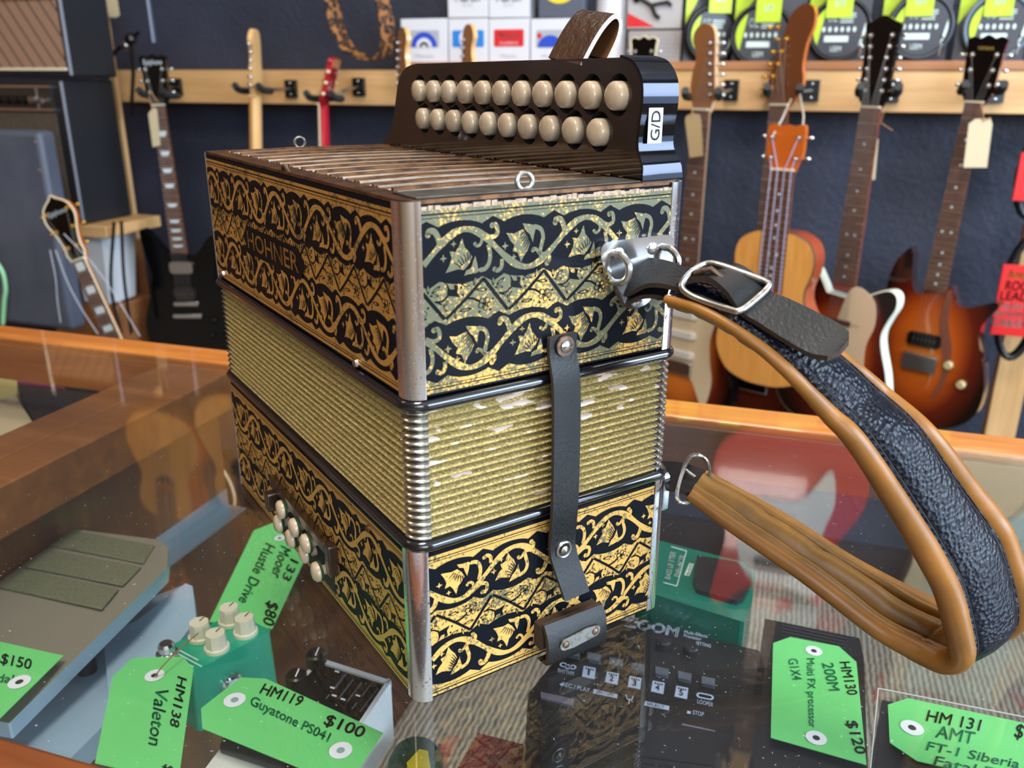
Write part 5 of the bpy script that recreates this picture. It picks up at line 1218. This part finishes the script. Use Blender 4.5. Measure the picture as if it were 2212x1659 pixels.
# ------------------------------------------------------------------ leopard strap
def mat_leopard():
    n = NT('leopard print'); v = n.coord('Object')
    vo = n.new('ShaderNodeTexVoronoi'); vo.inputs['Scale'].default_value = 62; n.link(v, vo.inputs['Vector'])
    n.link(n.ramp(vo.outputs['Distance'], [(.25, lin((96, 60, 30))), (.36, lin((18, 12, 10))), (.52, lin((18, 12, 10))), (.6, lin((150, 98, 52)))]), n.b.inputs['Base Color']); n.set(rough=.6); return n.m
A = [at_y(x, y, 1.56) for x, y in ((690, -60), (700, 0), (712, 60), (738, 108), (785, 130), (815, 120), (824, 70), (812, 0), (800, -60))]
B = [p+V((.012, .045, .004)) for p in A]
A = crom(A, 5); B = crom(B, 5); c = V((A[20].x, A[20].y, A[20].z))
m = MB(); band_mb(m, [p-c for p in A], [p-c for p in B], .003, 0, 0)
o = m.build('guitar_strap', [mat_leopard()], None); o.location = c; tag(o, 'leopard print guitar strap hanging in a loop above the rail', 'strap')

# ------------------------------------------------------------------ stacked amplifiers and grey case
def box_px(l, r, t, b, Y, depth): 
    a = at_y((l+r)/2, t, Y); d = at_y((l+r)/2, b, Y); return at_y(l, (t+b)/2, Y).x, at_y(r, (t+b)/2, Y).x, d.z, a.z
def mat_diamond():
    n = NT('brown diamond grille cloth'); v = n.coord('Object', (1, 1, 1), (0, radians(33), 0))
    w = n.new('ShaderNodeTexWave'); w.bands_direction = 'X'; w.inputs['Scale'].default_value = 11; w.inputs['Distortion'].default_value = 0; n.link(v, w.inputs['Vector'])
    n.link(n.ramp(w.outputs['Fac'], [(.02, lin((78, 58, 46))), (.10, lin((148, 116, 94)))]), n.b.inputs['Base Color']); n.set(rough=.8); return n.m
TOLEX = M('black tolex', (26, 28, 33), .5, bump=(300, .5, .001)); PIPE = M('cream piping', (226, 216, 190), .5)
def amp(label, l, r, t, b, Y, depth, sty):
    x0, x1, z0, z1 = box_px(l, r, t, b, Y, depth)
    rt = thing('amplifier', label, 'amplifier', ((x0+x1)/2, Y, z0)); w = (x1-x0)/2; h = z1-z0
    MB().box(-w, 0, 0, w, depth, h).build('cabinet', TOLEX, rt, bevel=.006, seg=3)
    if sty == 'a':
        MB().box(-w+.02, -.004, .02, w-.012, -.0003, h*.74).build('grille_cloth', mat_diamond(), rt)
        p = MB()
        for a in ((-w+.014, .014, w-.008, .020), (-w+.014, .020, -w+.02, h-.01)): p.box(a[0], -.007, a[1], a[2], -.0004, a[3])
        p.build('piping', PIPE, rt, bevel=.001)
        MB().box(-w+.022, -.008, h*.745, w-.014, -.0004, h*.765).build('gold_bar', GOLDM, rt, bevel=.001)
        m = MB(); put_text(m, 'VOX', bil([V((-w+.03, -.006, h*.79)), V((-w+.10, -.006, h*.79)), V((-w+.10, -.006, h*.9)), V((-w+.03, -.006, h*.9))]), 0, .02, .2); m.build('emblem', GOLDM, rt, smooth=0)
        MB().tube([(w+.0005, -.002, .004), (w+.0005, -.002, h-.004)], .004, 8).build('corner_strip', M('grey edging', (120, 124, 136), .4), rt)
    else:
        MB().box(-w+.005, -.003, .02, w-.03, -.0003, h*.78).build('grille_cloth', M('woven brown cloth', (62, 54, 44), .85, nz=(500, (92, 80, 64), .45, .6)), rt)
        MB().box(-w+.005, -.006, h*.80, w-.03, -.0003, h*.955).build('control_panel', M('dark control panel', (44, 42, 38), .4), rt)
        m = MB()
        for z in (h*.80, h*.955): m.box(-w+.004, -.008, z-.002, w-.028, -.0005, z+.002)
        m.box(w-.075, -.008, h*.80, w-.072, -.0005, h*.955); m.build('chrome_trim', CHROME, rt)
        for i in range(5): MB().lathe([(.010, .006), (.009, .02), (.004, .022)], (w-.185+.026*i, 0, h*.865), (0, -1, 0), 12).build('knob', STEEL if i == 4 else BLKP, rt)
        MB().lathe([(.006, .006), (.006, .014)], (w-.052, 0, h*.86), (0, -1, 0), 10).build('switch', CHROME, rt)
        MB().tube([(w+.0005, -.002, .004), (w+.0005, -.002, h-.004)], .0035, 8).build('corner_strip', M('grey edging', (120, 124, 136), .4), rt)
    return rt
amp('small black amplifier with brown diamond grille and gold badge, topmost of the stack', -40, 138, -60, 166, 1.40, .15, 'a')
ab = amp('black amplifier with chrome knob panel, under the brown grilled one', -40, 156, 172, 478, 1.40, .17, 'b')
x0, x1, z0, z1 = box_px(-60, 118, 282, 702, 1.22, .1)
gc = MB().box(-(x1-x0)/2, 0, 0, (x1-x0)/2, .05, z1-z0)
gco = gc.build('speaker_cabinet', M('slate grey vinyl', (84, 90, 104), .5, nz=(6, (72, 78, 92), .4, .6), bump=(350, .3, .001)), None, bevel=.012, seg=3); gco.location = ((x0+x1)/2, 1.22, z0)
tag(gco, 'slate grey vinyl covered cabinet standing in front of the amplifiers', 'cabinet')
for px_ in ((76, 307), (85, 368)):
    q = at_y(*px_, 1.22)-gco.location; MB().lathe([(.004, 0), (.003, .003), (.0005, .004)], q, (0, -1, 0), 10).build('screw', CHROME, gco)
x0, x1, z0, z1 = box_px(-60, 228, 478, 505, 1.40, .25)
z1 = ab.location.z-.0006
o = MB().box(0, 0, 0, x1-x0, .2, z1-z0).build('timber_shelf', PINE, None, bevel=.002); o.location = (x0, 1.40, z0); tag(o, 'timber shelf board carrying the stacked amplifiers', 'shelf')
x0, x1, z0, z1 = box_px(162, 232, 507, 655, 1.42, .2)
tbm = MB(); w = (x1-x0)/2; tbm.hexa([(-w*.8, 0, 0), (w*.8, 0, 0), (w*.8, .10, 0), (-w*.8, .10, 0)], [(-w, 0, z1-z0), (w, 0, z1-z0), (w, .12, z1-z0), (-w, .12, z1-z0)])
tbm.box(-w*1.03, -.006, z1-z0-.012, w*1.03, .125, z1-z0-.0002)
o = tbm.build('storage_tub', M('white translucent plastic', (206, 210, 216), .4), None, bevel=.004); o.location = ((x0+x1)/2, 1.42, z0); tag(o, 'white plastic storage tub under the timber shelf', 'tub')
x0, x1, z0, z1 = box_px(120, 258, 657, 760, 1.42, .2)
o = MB().box(0, 0, 0, x1-x0, .14, z1-z0+.1).build('timber_crate', wood('brown crate', (120, 76, 44), (160, 108, 66), (3, 20, 20)), None, bevel=.003); o.location = (x0, 1.42, z0-.1); tag(o, 'brown timber crate beneath the white tub', 'crate')
x0, x1, z0, z1 = box_px(240, 300, 520, 740, 1.60, .05)
o = MB().box(0, 0, 0, x1-x0, .03, z1-z0).build('backing_board', wood('brown crate', (120, 76, 44), (160, 108, 66), (3, 20, 20)), None); o.location = (x0, 1.61, z0); tag(o, 'brown timber panel with cables hanging in front of it', 'board')
for px_, lb in (((246, 480, 240, 620, 262, 720), 'black cable drooping nearest the white tub'), ((262, 478, 268, 600, 284, 720), 'black cable hanging beside the timber upright')):
    P = [at_y(px_[i], px_[i+1], 1.40) for i in (0, 2, 4)]; c = P[0]
    o = MB().tube(crom([p-c for p in P], 6), .004, 8).build('cable', BLKP, None); o.location = c; tag(o, lb, 'cable')
q = at_y(-2, 640, 1.19); o = MB().tube(crom([at_y(x, y, 1.19)-q for x, y in ((-12, 560), (6, 590), (12, 625), (9, 650), (6, 700))], 5), .005, 8).build('cable', M('mint green cable', (150, 214, 160), .4), None); o.location = q; tag(o, 'mint green cable hanging against the slate grey cabinet', 'cable')
# microphone stand
q = at_y(320, 60, 1.64); mt = thing('microphone_stand', 'black microphone stand with boom and clamp above the black horned guitar', 'stand', (q.x, 1.64, .9))
iv = lambda p: at_y(p[0], p[1], 1.64)-V(mt.location)
MB().tube([iv((308, -80)), iv((332, 92))], .008, 10).build('upper_tube', M('grey tube', (92, 96, 112), .35, .6), mt)
MB().tube([iv((300, 70)), iv((250, 110)), iv((207, 170))], .005, 8).lathe([(.005, 0), (.007, .006), (.003, .016)], iv((210, 166)), iv((207, 170))-iv((210, 166)), 10, 1).build('boom', [BLKP, CHROME], mt)
MB().sphere(iv((282, 85)), .016).sphere(iv((272, 98)), .011, mat=1).build('clamp', [BLKP, STEEL], mt)
MB().tube([iv((283, 90)), iv((288, 160)), iv((283, 250))], .005, 8).build('hanging_lead', BLKP, mt)

# ------------------------------------------------------------------ packets on the shelf
def packet(name, label, cat, l, r, t, b, Y, depth, mat, group=None):
    x0, x1, z0, z1 = box_px(l, r, t, b, Y, depth)
    rt = thing(name, label, cat, ((x0+x1)/2, Y, z0), 0, group); w = (x1-x0)/2
    MB().box(-w, 0, 0, w, depth, z1-z0).build('carton', mat, rt, bevel=.0012)
    return rt, w, z1-z0
WC = M('white carton', (214, 216, 224), .5); INKG = M('grey print', (168, 172, 184), .5); BLUE = M('blue print', (36, 74, 190), .5); REDP = M('red print', (206, 34, 40), .5); SKY = M('sky blue print', (40, 128, 214), .5)
Yp = 1.755
def zpanel(rt, name, x0, z0, x1, z1, mats, extra=None):
    m = MB().prism(rrect(x0, z0, x1, z1, .004), -.0006, -.0001, 0, F=lambda a, b, c: V((a, c, b)))
    if extra: extra(m)
    return m.build(name, mats, rt, smooth=0)
def ptxt(m, t, x0, z0, x1, z1, mat, y=-.0009, bold=.0): put_text(m, t, bil([V((x0, y, z0)), V((x1, y, z0)), V((x1, y, z1)), V((x0, y, z1))]), mat, bold)
grp = 'white string boxes on the shelf'
rows = [(867, 966, 'white string box with a blue arched label', 'arch'), (969, 1054, 'white string box with a sky blue label behind the maple headstock', 'sky'), (1056, 1143, 'white string box with a red label', 'red'), (1146, 1232, 'white string box with a violet blue label beside the thumb loop', 'vio')]
for l, r, lb, k in rows:
    rt, w, h = packet('string_box', lb, 'box', l, r, 40, 136, Yp, .05, WC, grp)
    if k == 'arch':
        def ex(m, w=w, h=h):
            for R, mt in ((.034, 1), (.021, 3), (.012, 2), (.006, 3)): m.prism([(.0+R*cos(pi*i/16), h*.36+R*sin(pi*i/16)) for i in range(17)], -.0012, -.0007-.0002*(R < .03), mt, F=lambda a, b, c, R=R: V((a, c-(.034-R)*.02, b)))
        zpanel(rt, 'label', -w*.66, h*.36, w*.66, h*.74, [INKG, BLUE, BLKP, WC], ex)
    elif k == 'red':
        def ex(m, w=w, h=h): ptxt(m, 'Martin', -w*.5, h*.56, w*.5, h*.68, 1, bold=.01); ptxt(m, 'CLASSICS', -w*.45, h*.42, w*.45, h*.48, 1)
        zpanel(rt, 'label', -w*.74, h*.37, w*.74, h*.76, [REDP, WC], ex)
    elif k == 'sky':
        def ex(m, w=w, h=h): m.prism(circ(0, h*.55, w*.45, 20), -.0012, -.0007, 1, F=lambda a, b, c: V((a, c, b))); m.prism(circ(.004, h*.55, w*.3, 20), -.0015, -.0012, 2, F=lambda a, b, c: V((a, c, b)))
        zpanel(rt, 'label', -w*.8, h*.36, w*.8, h*.74, [SKY, WC, M('pink print', (214, 150, 160), .5)], ex)
    else:
        def ex(m, w=w, h=h): m.prism(circ(-w*.55, h*.62, .006, 14), -.0012, -.0007, 1, F=lambda a, b, c: V((a, c, b))); m.prism([(.03*cos(pi*i/12), h*.36+.026*sin(pi*i/12)) for i in range(13)], -.0012, -.0007, 2, F=lambda a, b, c: V((a, c, b)))
        zpanel(rt, 'label', -w*.7, h*.34, w*.7, h*.75, [INKG, REDP, BLUE], ex)
    m = MB(); ptxt(m, 'Martin', -w*.4, h*.12, w*.4, h*.2, 0); m.build('print', INKG, rt, smooth=0)
for l, r, lb in ((967, 1054, 'white string box stacked on the sky blue labelled one'), (1056, 1143, 'white string box stacked on the red labelled one')):
    rt, w, h = packet('string_box', lb, 'box', l, r, -64, 38, Yp, .05, WC, grp)
    m = MB(); ptxt(m, 'Martin', -w*.6, h*.34, w*.6, h*.5, 0, bold=.02); ptxt(m, '& CO', -w*.25, h*.24, w*.25, h*.3, 0); m.build('print', INKG, rt, smooth=0)
rt, w, h = packet('string_packet', 'grey string packet with a yellow oval, stacked above the violet label', 'packet', 1164, 1262, -64, 38, Yp, .04, M('slate carton', (86, 92, 108), .45))
m = MB().prism(circ(-.004, h*.5, w*.6, 24, h*.2), -.0012, -.0004, 0, F=lambda a, b, c: V((a, c, b))); ptxt(m, 'ELIXIR', -w*.42, h*.45, w*.36, h*.55, 1, y=-.0016); m.build('label', [M('yellow oval', (228, 206, 56), .5), M('olive print', (150, 130, 40), .5)], rt, smooth=0)
x0, x1, z0, z1 = box_px(1280, 1348, -20, 134, Yp, .06)
o = MB().lathe([((x1-x0)/2, 0), ((x1-x0)/2, z1-z0), ((x1-x0)/2*.3, z1-z0), ((x1-x0)/2*.3, z1-z0-.01)], (0, 0, 0), (0, 0, 1), 24).build('white_canister', M('white tube', (220, 224, 234), .4), None); o.location = ((x0+x1)/2, Yp+.04, z0); tag(o, 'plain white canister behind the thumb loop', 'canister')
GREYC = M('pale grey card', (176, 172, 172), .5)
rt, w, h = packet('hanger_packet', 'grey packet picturing a black guitar hanger with a red corner', 'packet', 1356, 1474, -50, 62, Yp, .035, GREYC)
m = MB(); F0 = lambda a, b, c: V((a, c, b))
m.prism([(-w*.98, .004), (w*.05, .004), (-w*.98, h*.32)], -.0008, -.0002, 0, F=F0)
m.build('red_corner', REDP, rt, smooth=0)
m = MB().tube([(-w*.6, -.004, h*.62), (-w*.1, -.005, h*.46), (w*.5, -.005, h*.52), (w*.62, -.005, h*.44)], .004, 8).tube([(-w*.1, -.005, h*.46), (w*.05, -.005, h*.28), (w*.22, -.005, h*.2)], .004, 8).prism(circ(-w*.66, h*.66, .009, 14, .016), -.005, -.0004, 0, F=F0)
m.build('pictured_hanger', BLKP, rt)
m = MB()
for k in range(4): ptxt(m, 'HANGER' if k == 0 else 'guitar', w*.2, h*(.8-.1*k), w*.85, h*(.86-.1*k), 0)
rt2, w2, h2 = packet('hanger_packet', 'lower grey packet behind the black headed guitar', 'packet', 1356, 1470, 66, 134, Yp, .035, M('mid grey card', (156, 150, 148), .5))
m = MB()
for k in range(5): m.box(w2*.15, -.0008, h2*(.75-.13*k), w2*.8, -.0003, h2*(.78-.13*k))
m.build('print', INKG, rt2, smooth=0)

# ------------------------------------------------------------------ cable packs
LIME = M('lime card', (188, 216, 40), .5, nz=(30, (176, 206, 34), .4, .7)); CHAR = M('charcoal card', (66, 66, 76), .5); DISC = M('dark disc', (58, 58, 66), .45); CBLK = M('black cable', (20, 22, 26), .4); CGRY = M('blue grey cable', (104, 122, 140), .4); PRT = M('white print', (226, 226, 232), .5)
def cable_pack(label, l, r, t, cx, cy, rad, cable, yaw, tp):
    Y = 1.775; x0, x1, z0, z1 = box_px(l, r, t, 132, Y, .01)
    rt = thing('cable_pack', label, 'cable', ((x0+x1)/2, Y, SHT), yaw, 'coiled cable packs on the shelf'); w = (x1-x0)/2; h = z1-SHT
    k = MB().box(-w, 0, 0, w, .004, h, 0); k.add([(-w, -.0004, h*.42), (-w*.5, -.0004, h*.70), (-w*.2, -.0004, h*.78), (w, -.0004, h*.72), (w, -.0004, h), (-w, -.0004, h)], [(0, 1, 2, 3, 4, 5)], 1)
    k.build('backing_card', [CHAR, LIME], rt, smooth=0, recalc=False)
    c = at_y(cx, cy, Y)-V(rt.location); c = V((c.x, -.014, c.z)); R = rad/1850*(2.0)*1.0
    cc = MB()
    for i in range(4): cc.torus((c.x, -.006-.0042*i, c.z+.001*(i % 2)), R*(1.0+.03*(i % 2)), .0042, (0, 1, 0), 32, 8)
    cc.build('cable_coil', cable, rt, smooth=60)
    d = MB().prism(circ(c.x, c.z, R*.93, 32), -.0225, -.0195, 0, F=F0)
    pl_ = [(c.x+R*.9*cos(a), c.z+R*.9*sin(a)) for a in [radians(125+i*10) for i in range(10)]]
    d.prism(pl_, -.0232, -.0226, 1, F=F0)
    pr_ = [(c.x+R*.88*cos(a), c.z+R*.88*sin(a)) for a in [radians(-38+i*9) for i in range(7)]]
    d.prism(pr_, -.0232, -.0226, 2, F=F0)
    ptxt(d, 'OZ', c.x-R*.45, c.z+R*.28, c.x-R*.12, c.z+R*.58, 2, -.0233, .02)
    for q in range(4): d.box(c.x-R*.02, -.0233, c.z+R*(.52-.09*q), c.x+R*(.5-.08*(q > 1)), -.0227, c.z+R*(.555-.09*q), 2)
    for q in range(6): d.prism(circ(c.x-R*.55+q*R*.21, c.z+R*.02, R*.055, 8, R*.09), -.0233, -.0227, 2, F=F0)
    d.box(c.x-R*.5, -.0234, c.z-R*.40, c.x+R*.32, -.0227, c.z-R*.2, 2); ptxt(d, 'LEEM', c.x-R*.25, c.z-R*.72, c.x+R*.12, c.z-R*.55, 2, -.0233)
    d.build('label_disc', [DISC, LIME, PRT], rt, smooth=0)
    tz = at_y(*tp, Y)-V(rt.location)
    g = MB().box(tz.x-.026, -.026, tz.z-.02, tz.x+.026, -.0236, max(h+.006, tz.z+.045), 0).box(tz.x-.026, -.0236, max(h-.002, tz.z+.037), tz.x+.026, .005, max(h+.006, tz.z+.045), 0)
    ptxt(g, 'LM', tz.x-.009, tz.z+.002, tz.x+.009, tz.z+.014, 1, -.0265, .04); g.build('hang_tab', [LIME, PRT], rt, smooth=0)
    MB().lathe([(.006, 0), (.006, .02), (.0036, .022), (.0032, .05), (.001, .053)], (w*.78, -.016, .062), (-.05, -.1, -1), 10, mats=[0, 0, 1, 1, 1]).build('plug', [BLKP, CHROME], rt)
    return rt
cable_pack('lime carded cable pack with a silver plug, behind the walnut headstock', 1478, 1582, -60, 1530, 76, 50, CBLK, .5, (1548, 8))
cable_pack('lime carded cable pack between the walnut and the curved headstocks', 1588, 1742, -60, 1644, 78, 55, CBLK, .05, (1660, 28))
cable_pack('lime carded cable pack directly past the curved headstock, beside the twelve string headstock', 1748, 1882, -60, 1812, 66, 54, CBLK, .05, (1812, 18))
cable_pack('lime carded cable pack behind the black twelve string headstock', 1906, 2056, -60, 1985, 60, 54, M('dark grey cable', (60, 66, 74), .4), .05, (1983, 14))
cable_pack('lime carded cable pack with a blue grey coil', 2070, 2225, -60, 2150, 60, 54, CGRY, .05, (2152, 14))
# red carded cables by the upright
def red_pack(label, l, r, t, b, Y, words):
    x0, x1, z0, z1 = box_px(l, r, t, b, Y, .02); rt = thing('cable_pack', label, 'cable', ((x0+x1)/2, Y, z0), 0, 'red carded cable packs'); w = (x1-x0)/2; h = z1-z0
    MB().box(-w, 0, 0, w, .008, h).build('card', M('red card', (214, 30, 30), .45), rt, bevel=.001)
    k = MB()
    for (t_, a, b_, c, d, mt) in words: ptxt(k, t_, -w+2*w*a, h*b_, -w+2*w*c, h*d, mt, -.0005, .02)
    k.build('print', [M('black print', (24, 18, 18), .5), PRT, M('yellow script', (238, 190, 60), .5)], rt, smooth=0)
    m = MB(); 
    for i in range(4): m.tube([(w*.75*cos(2*pi*q/28), .014+.006*i, h*.5+h*.85*sin(2*pi*q/28)) for q in range(28)], .0065, 8, closed=True)
    m.build('cable_coil', CBLK, rt, smooth=60)
    return rt
red_pack('red carded coiled cable lettered ROCK LEADS beside the wine sunburst guitar', 2152, 2270, 574, 728, 1.62,
         [('American', .12, .82, .72, .94, 2), ('ROCK', .12, .65, .66, .78, 0), ('LEADS', .06, .51, .68, .63, 0), ('HIGH', .1, .38, .5, .47, 1), ('PERFORMANCE', .0, .28, .7, .345, 1), ('CABLES', .0, .13, .62, .24, 1)])
red_pack('red carded cable hanging above the lettered one', 2196, 2290, 330, 436, 1.64, [])
# ================================================================== light
wd = bpy.data.worlds.new('shop air'); SC.world = wd; wd.use_nodes = True
wd.node_tree.nodes['Background'].inputs[0].default_value = (.62, .79, 1, 1); wd.node_tree.nodes['Background'].inputs[1].default_value = 4.2
def area(name, loc, target, sx, sy, power, col):
    d = bpy.data.lights.new(name, 'AREA'); d.shape = 'RECTANGLE'; d.size = sx; d.size_y = sy; d.energy = power; d.color = col
    o = bpy.data.objects.new(name, d); COL.objects.link(o); o.location = loc
    o.rotation_euler = (V(target)-V(loc)).to_track_quat('-Z', 'Y').to_euler(); return o
area('window_daylight', (3.1, -.2, .95), (0, -.1, .1), 2.5, 1.2, 165, (.66, .82, 1))
area('shopfront_daylight', (2.1, -3.1, 1.0), (.2, 1.5, .1), 1.6, 1.4, 62, (.88, .94, 1))
area('case_fill_light', (.15, -.45, 1.95), (.15, -.1, 0), .5, .9, 46, (1, .93, .84))  # added fill from above that brightens the case contents, not a known lamp
area('wall_fill_light', (.3, .75, 1.97), (.2, 1.86, .3), 2.6, .25, 34, (1, .9, .78))  # added fill that lifts the wall guitars and their reflections in the glass
area('ceiling_lamp', (-1.4, -.3, 1.97), (-1.0, .3, 0), .5, 1.4, 10, (1, .70, .40))
# ================================================================== camera and colour management
cd = bpy.data.cameras.new('camera'); cam = bpy.data.objects.new('camera', cd); COL.objects.link(cam)
mw = Matrix.Identity(4)
for i, a in enumerate((CR, CU, -CF)):
    for k in range(3): mw[k][i] = a[k]
mw.translation = CAM
cam.matrix_world = mw
cd.sensor_fit = 'HORIZONTAL'; cd.sensor_width = 36.0; cd.lens = FPX/2212*36.0
cd.clip_start = .02; cd.clip_end = 50
cd.dof.use_dof = True; cd.dof.focus_distance = .47; cd.dof.aperture_fstop = 10.5
SC.camera = cam
vs_ = SC.view_settings
vs_.view_transform = 'Standard'; vs_.look = 'None'; vs_.gamma = 1; vs_.use_curve_mapping = False; vs_.exposure = 0.0
SC.cycles.use_denoising = True
SC.cycles.max_bounces = 8; SC.cycles.transparent_max_bounces = 14; SC.cycles.use_adaptive_sampling = True; SC.cycles.adaptive_threshold = .02; SC.cycles.caustics_reflective = False; SC.cycles.caustics_refractive = False
SC.cycles.sample_clamp_indirect = 6
